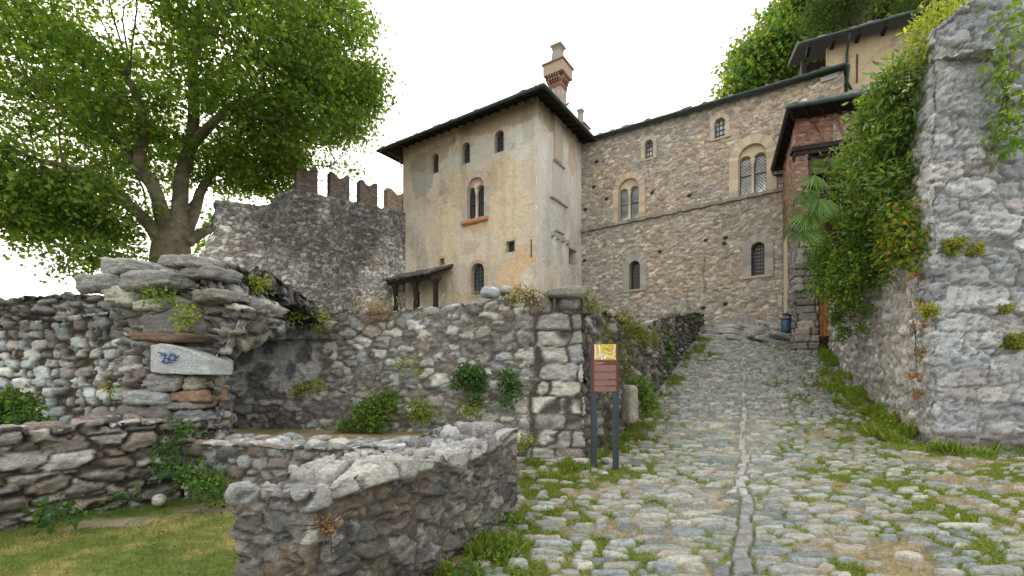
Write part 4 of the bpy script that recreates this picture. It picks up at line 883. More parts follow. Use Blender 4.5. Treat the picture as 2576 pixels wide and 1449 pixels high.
# ------------------------------------------------------------------ the big stone hall
hall = thing('stone_hall', (8.5, 24, 3.4), 'long rubble stone castle hall with arched windows and a thin string course between its storeys', 'building')
SB = Frame((4.0, 27.55), (14.3, 19.7)); htop = prof([(0, 15.25), (6, 15.0), (13, 14.6)])
W_small = [hitbox(SB, 1622, 1643, 352, 399), hitbox(SB, 1797, 1825, 297, 347)]
W_low = [hitbox(SB, 1583, 1611, 656, 728), hitbox(SB, 1890, 1924, 609, 693)]
W_big = [((1556, 1608), 449, 553), ((1858, 1929), 362, 488)]
hbig = [hitbox(SB, *b[0], b[1], b[2]) for b in W_big]
ph = [SB.hit(x, y) for x, y in ((1660, 633), (1776, 604), (1825, 598), (1822, 612), (1768, 775), (1824, 765), (1500, 407), (1525, 500), (1493, 470), (1734, 492), (1640, 485), (1472, 527), (1470, 655))]
def hall_col(L, C, m):
    s, z = L[:, 0], L[:, 2]; q = np.stack([s, s*0, z], -1)
    w1 = sm(.45, .62, fbm(q*.45, 3, 35)); C = lerp(C*A(1.08, 1.08, 1.06), C*A(1.20, 1.12, 1.02), w1[:, None])
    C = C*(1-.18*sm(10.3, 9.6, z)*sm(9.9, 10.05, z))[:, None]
    for cs, cz in ph: C = C*(1-.93*sm(.16, .09, np.hypot((s-cs), (z-cz)*1.25)))[:, None]
    for x, y, hh in ((1732, 760, 1.0), (1771, 690, 2.2)):
        cs, cz = SB.hit(x, y); k = sm(.08, .02, np.abs(s-cs+.05*np.sin(z*5)))*sm(hh/2, hh/2-.2, np.abs(z-cz)); C = lerp(C, A(.22, .13, .10), k[:, None]*.7)
    return C*A(.96, .99, 1.02)
mb = wall(SB, 0, SB.L, 2.6, 15, .9, .05, top=htop, seed=241, size=(.26, .3, .115), depth=.04, prot=.045, rough=.015, tilt=.3, rid=.2, e=(.07, .22), pal=P((.37,.33,.28),(.30,.29,.265),(.42,.35,.28),(.26,.245,.22),(.45,.41,.35),(.36,.29,.24),(.34,.335,.32),(.50,.48,.43),(.24,.225,.205)), mortar=(.52,.44,.35),
          rnd=.025, wr=.5, jit=(.95, .5, .6), warp=.28, flat=True, faces='-x+x-y', holes=[ho(b, True, .05) for b in W_small+hbig+W_low], colf=hall_col)
mb.build('wall', M_far, hall)
GC = [A(.36, .345, .31), A(.32, .31, .28), A(.39, .365, .32)]; YC = [A(.46, .37, .26), A(.52, .43, .31), A(.42, .38, .31), A(.54, .46, .34)]
for b in W_small: window(SB, hall, None, box=b, depth=.3, nx=3, nz=4, surr=.20, cols=[A(.50, .42, .31), A(.44, .42, .37)], proud=.05, glass=M_glass2, barcol=(.04, .045, .05), bw_=.035)
for b in W_low: window(SB, hall, None, box=b, depth=.32, nx=5, nz=9, surr=.36, cols=GC, proud=.055, barcol=(.07, .045, .045), bw_=.045)
for b in W_big: biforate(SB, hall, *b, surr=.34 if b[0][0] < 1700 else .42, cols=YC, tymp=(.56, .47, .34), d_out=.055, glass=M_glass2, colcol=(.62, .54, .40))
mb = MB(); n = 60; sx_ = np.linspace(0, SB.L, n)
for i in range(n-1):
    zz = 10.02+.02*math.sin(i*1.7); box3(mb, SB, sx_[i]+.01, sx_[i+1], -.02, .13+.01*math.sin(i*7), zz-.08, zz+.07, tuple(A(.27, .26, .23)*random.uniform(.75, 1.2)))
mb.build('string_course', M_carved, hall, smooth=False)
mb = MB(); sh, zh = SB.hit(2086, 196); box3(mb, SB, sh-.32, sh+.32, -.02, .07, zh-.10, zh+.10, (.42, .46, .47)); 
mb.build('inscribed_plaque', M_carved, hall, smooth=False)
ra = SB.w([(-.2, .35, 15.32), (SB.L+.1, .35, 14.66), (SB.L+.1, -4, 16.1), (-.2, -4, 16.7)]); mb = MB(); rsurf(mb, ra, .12, (.4, .3, .3), 243, .10); mb.add(list(ra), np.array([(3, 2, 1, 0)]), (.03,)*3)
rf = mb.build('roof', M_slate, hall)
mb = MB(); mb.tube([ra[0], ra[1]], .075, (.04,)*3, 8); e_ = ra[1]; mb.tube([e_, e_+A(.1, -.05, -.1), e_+A(.12, .1, -.7), e_+A(.45, .3, -.9)], .055, (.04,)*3, 7); sub(mb, 'gutter', M_gutter, rf)
mb = MB(); box3(mb, SB, -.1, SB.L, -.05, .3, 15.0, 15.02) if False else None
fchim(hall, (4.65, 31.0), ta, .42, (15, 17.3, 17.6, 18.2, 19.35))
mb = MB(); s_, _ = SB.hit(1979, 600, .12); mb.tube([SB.w([(s_-.05, .15, 10.75)])[0], SB.w([(s_, .12, 10.4)])[0], SB.w([(s_, .12, 7)])[0], SB.w([(s_, .12, 3.9)])[0]], .065, (.05,)*3, 8)
for z_ in (9, 7, 5.2): mb.tube([SB.w([(s_, .12, z_)])[0], SB.w([(s_, .12, z_+.06)])[0]], .085, (.05,)*3, 8)
mb.build('downpipe', M_gutter, hall)
# ------------------------------------------------------------------ brick gallery building at the top of the lane
gal = thing('gallery_house', (10.55, 17.0, 2.7), 'brick and stone house with open timber gallery and dark eaves at the lane top', 'building')
K = A(10.55, 17.0); GD = A(.94, -.342); GD /= np.linalg.norm(GD)
GF = Frame(K, K+GD*5.5); GS = Frame((12.45, 21.0), K)
zf = 7.0
mb = wall(GS, 0, GS.L, 2.4, zf+.3, .6, .05, bot=lambda s: s*0+2.4, seed=251, size=(.3, .3, .14), depth=.05, prot=.06, rough=.03, pal=GREY, mortar=(.33, .29, .24), flat=True, faces='-y')
wall(GF, 0, .75, 2.2, zf+.3, .6, .045, seed=252, size=(.62, .5, .27), depth=.07, prot=.05, rough=.02, e=(.02, .12), pal=P((.30,.28,.25),(.24,.23,.21),(.36,.33,.29)), mortar=(.12,.10,.08), flat=True, jit=(.5, .5, .12), warp=.08, wr=.1, pn=6, faces='-x-y+x', mb=mb)
wall(GF, 1.25, 5.4, 2.2, zf+.3, .6, .08, seed=253, size=(.3, .3, .14), depth=.05, prot=.06, rough=.03, pal=GREY, mortar=(.3, .27, .22), flat=True, faces='-x-y+x', mb=mb)
mb.build('lower_wall', M_far, gal)
mb = MB(); box3(mb, GS, 1.0, 2.0, -.02, .05, 4.1, 7.3, (.60, .50, .36)); mb.build('plaster_strip', M_plaster, gal, smooth=False)
mb = MB(); ztop = 11.0; zb_ = 9.95
BP = P((.29,.13,.09),(.35,.19,.13),(.23,.11,.08),(.40,.25,.18),(.28,.18,.14),(.20,.13,.11)); bk = dict(size=(.26,.3,.075), depth=.02, prot=.03, rough=.01, e=(.08, .25), pal=BP, mortar=(.34,.28,.22), flat=True, jit=(.4,.5,.1), warp=.08, wr=.1, pn=6, stain=.35)
wall(GS, 0, GS.L, zf+.3, ztop+.1, .45, .03, seed=281, faces='-y', mb=mb, **bk); wall(GF, 0, 5.4, zb_, ztop+.1, .45, .03, seed=283, faces='-y', mb=mb, **bk); wall(GF, 0, .42, zf+.3, zb_, .45, .03, seed=285, faces='-x+x-y', mb=mb, **bk); mb.build('brick_wall', M_mid, gal)
x0, x1 = GF.hit(2096, 310)[0], GF.hit(2132, 310)[0]
mb = wall(Frame(GF.w([(x0, .012, 0)])[0][:2], GF.w([(x1, .012, 0)])[0][:2]), 0, x1-x0, zb_+.02, ztop, .1, .03, seed=255, size=(.2, .2, .12), depth=.02, prot=.03, rough=.015, pal=WARM*1.1, mortar=(.4,.35,.27), flat=True, faces='-y')
mb.build('rubble_infill', M_far, gal)
mb = MB()
for cx_, r_ in ((GF.hit(2020, 320)[0], .62), (GF.hit(2076, 320)[0], .55)):
    a = np.linspace(.15, math.pi*.95, 14); q = np.array([(max(.05, cx_+r_*math.cos(t)), zb_+.05+.95*math.sin(t)) for t in a])
    for i in range(13): strip(mb, GF, q[i], q[i+1], .09, .03, .04, (.24, .10, .075))
mb.build('blind_arch', M_carved, gal, smooth=False)
mb = MB(); box3(mb, GF, -.12, 5.4, -.35, .10, zb_-.16, zb_, (.02,)*3); box3(mb, GF, -.05, 5.4, -.30, .04, zb_-.32, zb_-.16, (.02,)*3); box3(mb, GF, .0, 5.4, -.3, .0, 7.9, 8.1); mb.build('beam', M_wood, gal, smooth=False)
for x in (2020, 2085, 2150):
    s_ = GF.hit(x, 400)[0]; mb = MB(); box3(mb, GF, s_-.075, s_+.075, -.2, -.05, zf+.2, zb_-.3)
    box3(mb, GF, s_-.3, s_+.3, -.19, -.06, zb_-.46, zb_-.32); mb.build('post', M_wood, gal, smooth=False)
mb = MB(); box3(mb, GF, .4, 5.4, -1.6, -1.5, zf, 10, (.50, .44, .33)); mb.build('back_wall', M_plaster, gal, smooth=False)
mb = MB(); s_ = GF.hit(2072, 400, -1.5)[0]; V = outline(s_-.5, s_+.55, zf, 9.55, True, 12, rise=.3); pane(mb, GF, V, -1.49, (.02,)*3); mb.build('doorway', M_dark, gal, smooth=False)
e0 = A(9.95, 16.4, 11.12); e1 = A(12.42, 15.5, 11.12); e2 = A(12.1, 21.2, 11.0); zz = A(0, 0, 1)
up0 = A(12.5, 20.5, 13.2); up1 = A(14.8, 18.3, 13.2)
mb = MB(); rsurf(mb, (e0, e1, up1, up0), .12, (.4, .3, .3), 261, .08); rsurf(mb, (e2, e0, up0, up0), .12, (.4, .3, .3), 262, .08); rf = mb.build('roof', M_slate, gal)
mb = MB(); w0 = GF.w([(0, -.02, 10.75)])[0]; w1_ = GF.w([(2.9, -.02, 10.75)])[0]; w2 = GS.w([(0, -.02, 10.75)])[0]
mb.add([e0, e1, w1_+A(0, 0, .25), w0+A(0, 0, .25), e2, w2+A(0, 0, .25), up1, up0], [np.array([(3, 2, 1, 0), (0, 4, 5, 3)]), np.array([(1, 6, 2)])], (.03,)*3)
for k in range(7): t = k/6.; mb.tube([e0+(e1-e0)*t-A(0, 0, .04), w0+(w1_-w0)*t+A(0, 0, .18)], .05, (.02,)*3, 4)
for k in range(9): t = k/8.; mb.tube([e0+(e2-e0)*t-A(0, 0, .04), w0+(w2-w0)*t+A(0, 0, .18)], .045, (.02,)*3, 4)
sub(mb, 'soffit', M_wood, rf, smooth=False)
mb = MB(); mb.tube([e2, e0, e1], .09, (.05,)*3, 8); mb.tube([e2, e2+A(.1, .1, -.25), SB.w([(SB.hit(1979, 600, .12)[0], .14, 10.6)])[0]], .06, (.05,)*3, 7); sub(mb, 'gutter', M_gutter, rf)
mb = MB(); 
for k in range(4): box3(mb, GF, .80+k*.11, .895+k*.11, -.12, -.08, 2.9, 4.55, (.33, .13, .05))
tag(mb.build('wooden_gate', mat_plain('stained_wood', (.30, .12, .045), .6, .3, 0, .35, 7), smooth=False), 'narrow orange brown plank gate beside the stone corner at the top of the lane', 'gate')
mb = MB(); r3 = random.Random(9)
for i in range(46):
    x = r3.uniform(1790, 1985); t_ = (x-1790)/195; y = r3.uniform(842-t_*8, 858) if i % 2 else r3.uniform(812+20*(1-t_), 846); Y_ = 20.1-(y-830)*.045+.4*r3.random()-t_*.4; p = at(x, y, Y_)
    mb.add(*blob(p, (r3.uniform(.5, 1.5), r3.uniform(.5, 1.0), r3.uniform(.12, .26)), 700+i, 9, .25, .08, .35, rot=r3.uniform(-.6, .3), tilt=-.12-.18*t_, col=A(.33, .325, .30)*r3.uniform(.7, 1.3)))
tag(mb.build('rock_ledge', M_mid), 'layered bare rock ledges between the top of the cobbled lane and the stone hall', 'rock')
# ------------------------------------------------------------------ upper house
HF = Frame((13.9, 22.0), (22.0, 17.87))
house = thing('upper_house', (18, 20.5, 7), 'cream rendered house with stone slab roof and green gutter above the stone hall', 'house')
sw = HF.hit(2080, 200)[0]
mb = wall(HF, sw, HF.L, 7, 16.9, .3, .12, seed=271, size=(.5, 1, .5), depth=0, prot=.01, rough=.01, flat=True, faces='-x-y', lay=0, freq=2, colf=plaster(HF, [], (.60, .535, .40), 273))
mb.build('wall', M_plaster, house)
mb = MB(); box3(mb, HF, .05, sw, -2.5, -.5, 7, 16.6, (.03,)*3); box3(mb, HF, .05, .25, -.5, 0, 7, 16.6); box3(mb, HF, .05, sw, -.45, 0, 14.4, 14.7); mb.build('timber_loft', M_wood, house, smooth=False)
ra = HF.w([(-.15, .75, 16.95), (HF.L, .75, 16.95), (HF.L, -5, 19.3), (-.15, -5, 19.3)]); mb = MB(); rsurf(mb, ra, .12, (.4, .3, .3), 275, .12); mb.add(list(ra), np.array([(3, 2, 1, 0)]), (.04,)*3)
mb.add([ra[0], ra[3], ra[3]+A(0, 0, .25), ra[0]+A(0, 0, .25)], np.array([(0, 1, 2, 3)]), (.06,)*3); rf = mb.build('roof', M_slate, house)
mb = MB(); mb.tube([ra[0], ra[1]], .08, (.05,)*3, 8); sub(mb, 'gutter', M_gutter, rf)
mb = MB()
for k in range(10): s_ = .3+k*.95; box3(mb, HF, s_-.07, s_+.07, -.1, .68, 16.72, 16.88)
sub(mb, 'rafters', M_wood, rf, smooth=False)
mb = MB(); s_ = HF.hit(2131, 200, .12)[0]; mb.tube(HF.w([(s_, .7, 16.85), (s_, .4, 16.6), (s_, .12, 16.3), (s_, .12, 8)]), .06, (.05,)*3, 7); mb.build('downpipe', M_gutter, house)
mb = MB(); s_ = HF.hit(2156, 175)[0]; strip(mb, HF, (s_, 14.9), (s_, 16.2), .06, .04, .04, (.03,)*3); mb.build('iron_tie', M_iron, house, smooth=False)
# ------------------------------------------------------------------ sign, bin
sign = thing('information_sign', at(1520, 1185, 7.3)*A(1, 1, 0), 'brown information panel with a yellow town map on two dark metal posts', 'sign')
sx0, sx1 = at(1489, 0, 7.25)[0], at(1552, 0, 7.25)[0]; SF = Frame((sx0, 7.3), (sx1, 7.18)); Ls = SF.L
zt = 2.04; zb_ = 1.28
for s_ in (0, Ls-.085):
    mb = MB(); box3(mb, SF, s_, s_+.085, -.035, .0, -.05, zb_-.002); box3(mb, SF, -.012 if s_ == 0 else Ls+.002, -.002 if s_ == 0 else Ls+.012, -.045, .012, -.05, zt+.0); mb.build('post', M_post, sign, smooth=False)
mb = MB(); box3(mb, SF, 0, Ls, -.03, .006, zb_, zt, (.13, .045, .035)); pn_ = mb.build('panel', M_attr, sign, smooth=False)
mb = MB(); mz0, mz1 = zb_+.60*(zt-zb_)+.055, zt-.006; ms0, ms1 = .05, Ls-.03; ml, mh = ms1-ms0, mz1-mz0
strip(mb, SF, (ms0, (mz0+mz1)/2), (ms1, (mz0+mz1)/2), mh, .0078, .001, (.60, .44, .05))
rr = random.Random(3)
for k in range(26): 
    x = ms0+ml*rr.uniform(.25, .9); z = mz0+mh*rr.uniform(.22, .9); a = rr.choice([.5, -.6, .45, -.5]); l = rr.uniform(.02, .05); strip(mb, SF, (x, z), (min(ms1, x+l*math.cos(a)), z+l*math.sin(a)), rr.uniform(.006, .014), .0086, .001, (.28, .22, .14) if k % 3 else (.42, .30, .06))
for pl, w_ in (([(.02, 1), (.06, .5), (.02, .05)], .018), ([(.2, 1), (.27, .45), (.36, .12), (.34, 0)], .02), ([(0, .15), (.3, .28), (.55, .3), (1, .03)], .014), ([(.97, .97), (.9, .55), (.93, .35), (.8, .15), (1, .0)], .012), ([(.2, .4), (.55, .28), (.45, .05)], .03), ([(.25, .6), (.4, .98)], .006), ([(.45, .62), (.65, .45), (.9, .5)], .006)):
    for p, q in zip(pl, pl[1:]): strip(mb, SF, (ms0+ml*p[0], mz0+mh*p[1]), (ms0+ml*q[0], mz0+mh*q[1]), w_, .0094, .001, (.75, .78, .74))
sub(mb, 'map', M_attr, pn_, smooth=False)
mb = MB(); tx = (.50, .38, .35)
def lines(z0_, n, w1=1., step=.0125):
    for k in range(n): 
        x = ms0; end = ms0+ml*(w1 if k == n-1 else 1); z = z0_-k*step
        while x < end: l = min(rr.uniform(.008, .03), end-x); strip(mb, SF, (x, z), (x+l, z), .0042, .0078, .001, tx); x += l+.004
z_ = mz0-.035; strip(mb, SF, (ms0, mz0-.012), (ms1, mz0-.012), .002, .0078, .001, tx); strip(mb, SF, (ms0+.004, mz0-.012), (ms0+.004, mz0-.03), .004, .0078, .001, (.7, .6, .55))
sub(mb, 'heading_rule', M_attr, pn_, smooth=False)
for a_ in ((.06, 8, .95), (.175, 9, .65), (.30, 7, .5), (.40, 6, .9)): mb = MB(); lines(z_-a_[0], *a_[1:]); sub(mb, 'small_print', M_attr, pn_, smooth=False)
def text(body, fr, s, z, size, d, col, par, name='lettering'):
    cu = bpy.data.curves.new(name, 'FONT'); cu.body = body; cu.size = size; ob = bpy.data.objects.new(name, cu); S.collection.objects.link(ob); bpy.context.view_layer.update()
    me = bpy.data.meshes.new_from_object(ob.evaluated_get(bpy.context.evaluated_depsgraph_get())); bpy.data.objects.remove(ob)
    v = np.array([tuple(x.co) for x in me.vertices]); mb = MB(); mb.add(fr.w(np.c_[v[:, 0]+s, v[:, 1]*0+d, v[:, 1]+z]), [np.array([list(p.vertices)]) for p in me.polygons], col); bpy.data.meshes.remove(me)
    return sub(mb, name, M_attr, par, smooth=False)
text('Castello Visconteo\nsec. XIII-XVI', SF, ms0, z_-.018, .021, .0082, (.72, .62, .58), pn_)
binp = at(1995, 853, 18.0); B_ = thing('litter_bin', binp, 'blue cylindrical litter bin with a curved lid hung on a blue post', 'bin')
pole = binp; mb = MB(); mb.tube([pole-A(0, 0, .3), pole+A(0, 0, 1.02)], .055, (.05,)*3, 12); mb.tube([pole+A(0, 0, 1.02), pole+A(0, 0, 1.05)], [.055, .03], (.05,)*3, 12); mb.build('post', M_bin, B_)
c = pole+A(-.32, -.06, 0); mb = MB(); mb.tube([c+A(0, 0, z) for z in (.26, .29, .31, .74, .76)], [.10, .155, .165, .165, .15], (.05,)*3, 20); bo = mb.build('bucket', M_bin, B_)
mb = MB(); mb.tube([c+A(0, 0, z) for z in (.735, .80)], [.172, .172], (.03,)*3, 20); sub(mb, 'rim', M_post, bo)
mb = MB(); pts = [pole+A(.07, 0, .70), pole+A(-.02, 0, .86), pole+A(-.15, 0, .95), pole+A(-.32, 0, 1.0), pole+A(-.48, 0, .99)]
for i in range(4):
    a, b = pts[i], pts[i+1]; mb.add([a+A(0, -.16, 0), a+A(0, .12, 0), b+A(0, .12, 0), b+A(0, -.16, 0)]+[p+A(0, 0, -.02) for p in (a+A(0, -.16, 0), a+A(0, .12, 0), b+A(0, .12, 0), b+A(0, -.16, 0))], np.array([(0,1,2,3),(7,6,5,4),(0,4,5,1),(1,5,6,2),(2,6,7,3),(3,7,4,0)]), (.03,)*3)
mb.build('lid', M_post, B_, smooth=False)
mb = MB(); mb.tube([pole+A(0, 0, .7), c+A(.1, 0, .7)], .025, (.03,)*3, 6); mb.build('bracket', M_post, B_); mb = MB(); mb.tube([pole+A(0, 0, .26), c+A(0, 0, .24)], .02, (.03,)*3, 6); mb.build('bracket', M_post, B_)
# ------------------------------------------------------------------ foliage
RG = np.random.default_rng(11)
def maple():
    a = np.radians([-90, -62, -35, -8, 18, 50, 90, 130, 162, 188, 215, 242]); r = np.array([.22, .50, .36, 1.0*.62, .36, .42, .66, .42, .36, .62, .36, .50])
    p = np.stack([r*np.cos(a), r*np.sin(a)+.35, np.where(np.abs(np.cos(a)) > .6, .10, 0)], -1); return p*A(1, 1, 1)
SH = {'maple': maple(), 'oval': A(*[(0, 0, 0), (.26, .28, .07), (.27, .6, .06), (0, 1, -.04), (-.27, .6, .06), (-.26, .28, .07)]).reshape(-1, 3) if False else np.array([(0, 0, 0), (.26, .28, .07), (.27, .6, .06), (0, 1, -.04), (-.27, .6, .06), (-.26, .28, .07)], float),
      'lance': np.array([(0, 0, 0), (.13, .35, .03), (.12, .7, .02), (0, 1, -.05), (-.12, .7, .02), (-.13, .35, .03)], float),
      'blade': np.array([(-.035, 0, 0), (.035, 0, 0), (.022, .55, .06), (0, 1, .25)], float)}
def leaves(mb, Pp, size, shape, cols, up=.5, droop=0., out=None, jit=.25, axis=None):
    t = SH[shape]; n = len(Pp); m = len(t)
    N = RG.normal(size=(n, 3)); N /= np.linalg.norm(N, axis=1, keepdims=True); N = N*(1-up)+A(0, 0, 1)*up
    if out is not None: N = N+out*.5
    N /= np.linalg.norm(N, axis=1, keepdims=True)
    X = RG.normal(size=(n, 3))+(out*1.2 if out is not None else 0)-A(0, 0, droop)
    if axis is not None: X = axis+RG.normal(size=(n, 3))*.35
    X = X-N*(X*N).sum(1, keepdims=True); X /= np.maximum(np.linalg.norm(X, axis=1, keepdims=True), 1e-6); Y = np.cross(N, X)
    if shape == 'blade' or axis is not None: # axis dominates
        X = axis+RG.normal(size=(n, 3))*.3; X /= np.linalg.norm(X, axis=1, keepdims=True); Y = np.cross(N, X); Y /= np.maximum(np.linalg.norm(Y, axis=1, keepdims=True), 1e-6); N = np.cross(X, Y)
    s = size*(1+jit*RG.normal(size=n)).clip(.4, 1.8) if np.isscalar(size) else size
    V = Pp[:, None]+s[:, None, None]*(t[None, :, :1]*Y[:, None]+t[None, :, 1:2]*X[:, None]+t[None, :, 2:]*N[:, None])
    cols = np.array(cols); c = cols[RG.integers(0, len(cols), n)]*(.75+.5*RG.random(n))[:, None]
    mb.add(V.reshape(-1, 3), np.arange(n*m).reshape(n, m), np.repeat(c, m, 0)); return mb
def ball(n, r=1.): 
    v = RG.normal(size=(n, 3)); v /= np.linalg.norm(v, axis=1, keepdims=True); return v*r*RG.random(n)[:, None]**(1/3)
GR = P((.085,.17,.025),(.115,.21,.035),(.065,.135,.025),(.15,.235,.04),(.10,.165,.03)); YG = P((.17,.24,.03),(.22,.28,.04),(.13,.20,.03),(.24,.26,.05)); DG = P((.045,.10,.02),(.065,.13,.028),(.04,.08,.022),(.085,.15,.035))
CG = P((.04,.11,.03),(.055,.14,.035),(.03,.085,.025),(.08,.16,.04))
# ---- the plane tree
def tree_pts(lst): return [at(x, y, Y) for x, y, Y in lst]
plane = thing('plane_tree', at(430, 640, 24)*A(1, 1, 0)+A(0, 0, 3.5), 'huge spreading plane tree with pale grey trunk and broad green crown at the left', 'tree')
limbs = [([(430,760,24),(430,650,24),(432,600,24),(440,560,24)], [1.25,1.12,.95,.8]),
 ([(405,610,23.7),(372,560,23.2),(330,520,22.6),(285,480,22),(235,450,21),(170,420,20),(90,400,19.5)], [.55,.46,.4,.34,.28,.2,.1]),
 ([(420,600,23.8),(405,530,23.5),(385,470,23),(350,420,22.5),(362,340,22),(350,270,21.5),(325,200,21)], [.6,.55,.46,.40,.34,.28,.16]),
 ([(350,420,22.6),(310,370,23),(270,300,24),(230,240,25),(180,160,25)], [.32,.27,.22,.16,.08]),
 ([(445,600,24),(452,520,24.2),(458,440,24.3),(478,370,24.3),(487,290,24.3),(485,200,24.3),(482,120,24.2),(500,30,24),(505,-60,24)], [.72,.58,.52,.46,.42,.36,.3,.24,.16]),
 ([(474,380,24.2),(505,340,23.6),(545,300,23),(600,262,22.5),(660,235,22),(740,205,22)], [.38,.36,.30,.24,.17,.08]),
 ([(600,262,22.5),(640,290,22),(700,300,21.8),(770,290,21.8)], [.18,.15,.12,.06]),
 ([(486,250,24.3),(515,205,24.6),(550,180,25),(600,150,25.5),(680,90,26)], [.26,.24,.2,.14,.07]),
 ([(465,590,24.3),(490,530,25),(505,480,25.6),(525,450,26),(570,390,26.5),(640,350,27)], [.5,.42,.36,.3,.2,.1]),
 ([(470,610,24.2),(500,590,24.8),(530,575,25.5),(580,550,26.5)], [.45,.40,.32,.25]),
 ([(484,130,24.2),(470,80,23.8),(462,20,23.5),(450,-50,23)], [.22,.18,.14,.1]), ([(483,160,24.2),(510,100,24.6),(535,40,25),(560,-30,25)], [.24,.22,.18,.12]),
 ([(385,470,23.2),(340,400,22.6),(290,350,21.8),(200,300,21),(100,250,20.5)], [.24,.2,.17,.12,.06]),
 ([(285,480,22),(250,560,21.2),(190,620,20.8),(160,690,20.6)], [.12,.09,.06,.03]), ([(640,350,27),(700,390,27),(760,410,27),(830,420,27)], [.12,.1,.07,.04]),
 ([(170,420,20),(90,470,19.8),(40,520,19.5),(10,590,19.5)], [.12,.09,.06,.04])]
mb = MB(); LP = []
def smooth_path(p, r, k=6):
    p = np.array(p); n = len(p); t = np.linspace(0, n-1, (n-1)*k+1); i = np.clip(t.astype(int), 0, n-2); f = (t-i)[:, None]
    p0 = p[np.clip(i-1, 0, n-1)]; p1 = p[i]; p2 = p[i+1]; p3 = p[np.clip(i+2, 0, n-1)]
    q = .5*(2*p1+(p2-p0)*f+(2*p0-5*p1+4*p2-p3)*f**2+(3*p1-p0-3*p2+p3)*f**3); return q, np.interp(t, np.arange(n), r)
BC = P((.13,.11,.075),(.22,.195,.14),(.12,.10,.075))
for i, (p, r) in enumerate(limbs):
    r = [x_*(.80 if i == 0 else .66) for x_ in r]
    q, rr_ = smooth_path(tree_pts(p), r); v0 = mb.n; mb.tube(q, rr_, (.2,)*3, 14 if i == 0 else 9)
    V = mb.V[-1]; nz = fbm(V*1.6, 4, 77); mb.C[-1] = lerp(BC[0], BC[1], sm(.45, .6, nz)[:, None])*(.7+.6*fbm(V*A(6, 6, 2), 3, 78))[:, None]
    if i == 0: c0 = np.array([q[np.argmin(np.abs(q[:, 2]-z))] for z in V[:, 2]]); a = np.arctan2(V[:, 1]-c0[:, 1], V[:, 0]-c0[:, 0]); V[:, :2] += (V-c0)[:, :2]*(.10*np.sin(a*5)+.06*np.sin(a*9+1))[:, None]
    if i: LP.append(np.c_[q, rr_][3:])
LP = np.concatenate(LP)
def inpoly(x, y, P_):
    r = np.zeros(len(x), bool); n = len(P_)
    for i in range(n):
        (x0, y0), (x1, y1) = P_[i], P_[(i+1) % n]; c = ((y0 > y) != (y1 > y)) & (x < (x1-x0)*(y-y0)/(y1-y0+1e-9)+x0); r ^= c
    return r
ELL = [(430,60,470,360,24,9,620),(130,330,300,250,22,7,330),(700,170,235,230,24,7,330),(790,330,120,110,25,5,110),(610,400,150,80,26,4,80),(60,500,150,95,20.5,4,85),(290,500,95,75,21.5,3,26),(880,120,65,110,24,4,70),(870,410,75,30,27,3,26),(700,440,120,35,27,3,40),(560,560,30,60,27,2,14),(300,610,75,40,22,2.5,16),(150,620,60,80,20.8,2.2,11),(500,620,20,25,27,1.5,6),(245,640,50,25,21,1.5,8),(900,370,40,60,26,2,12)]
CCs = []
for x, y, rx, ry, Y, rY, n in ELL:
    v = ball(int(n*1.35)); v = v/np.maximum(np.linalg.norm(v, axis=1, keepdims=True), 1e-6)*np.linalg.norm(v, axis=1, keepdims=True)**.6
    Yc = Y+v[:, 1]*rY; c = np.stack([((x+v[:, 0]*rx)-CX)/F_*Y+(Yc-Y)*0, Yc, 1.6+(HY-(y-v[:, 2]*ry))/F_*Y], -1); CCs.append(c)
CCs = np.concatenate(CCs)
px = CX+F_*CCs[:, 0]/CCs[:, 1]; py = HY-F_*(CCs[:, 2]-1.6)/CCs[:, 1]
zone = inpoly(px, py, [(300,470),(380,380),(455,400),(475,180),(500,100),(520,180),(505,330),(600,250),(560,330),(500,430),(560,450),(520,650),(360,650),(290,520)])
bad = (zone & (((CCs[:, 1] < 25.5) & (RG.random(len(CCs)) < .68)) | (RG.random(len(CCs)) < .4))) | (inpoly(px, py, [(745, 360), (1100, 300), (1100, 600), (745, 500)]) & (CCs[:, 1] < 29.5)) | ((px > 955))
holes_ = fbm(np.stack([px/70, py/60, px*0], -1), 3, 99); bad |= (holes_ < .37) & (py < 480)
CCs = CCs[~bad]
bad = inpoly(CX+F_*CCs[:, 0]/CCs[:, 1], HY-F_*(CCs[:, 2]-1.6)/CCs[:, 1], [(280, 650), (520, 650), (520, 560), (600, 480), (1400, 520), (1400, 900), (-200, 900), (-200, 760), (100, 740), (280, 720)]); CCs = CCs[~bad]
for j in RG.permutation(len(CCs))[:520]:
    c = CCs[j]; d = np.linalg.norm(LP[:, :3]-c, axis=1); k = np.argmin(d+LP[:, 3]*0)
    if d[k] < .5 or d[k] > 6: continue
    a = LP[k, :3]; r0 = min(LP[k, 3]*.5, .035+.012*d[k]); mid = (a+c)/2+A(0, 0, .12*d[k])+RG.normal(size=3)*.12*d[k]
    q, rr_ = smooth_path([a, a*.6+mid*.4, mid, c], [r0, r0*.8, r0*.55, .012], 3); mb.tube(q, rr_, BC[2]*RG.uniform(.7, 1.3), 5, cap=False)
mb.build('trunk', M_bark, plane)
def cluster_leaves(mb, C_, n, rad, size, shape, cols, flat=.55, **k):
    pts = np.repeat(C_, n, 0); o = RG.normal(size=(len(pts), 3))*np.array([rad, rad, rad*flat])*.62; tone = np.repeat(.82+.36*RG.random(len(C_)), n)
    o[:, 2] -= .25*np.hypot(o[:, 0], o[:, 1])*.6
    v0 = len(mb.C); leaves(mb, pts+o, size, shape, cols, out=o/np.maximum(np.linalg.norm(o, axis=1, keepdims=True), .01), **k)
    m = len(SH[shape]); mb.C[-1] = mb.C[-1]*np.repeat(tone, m)[:, None]; return mb
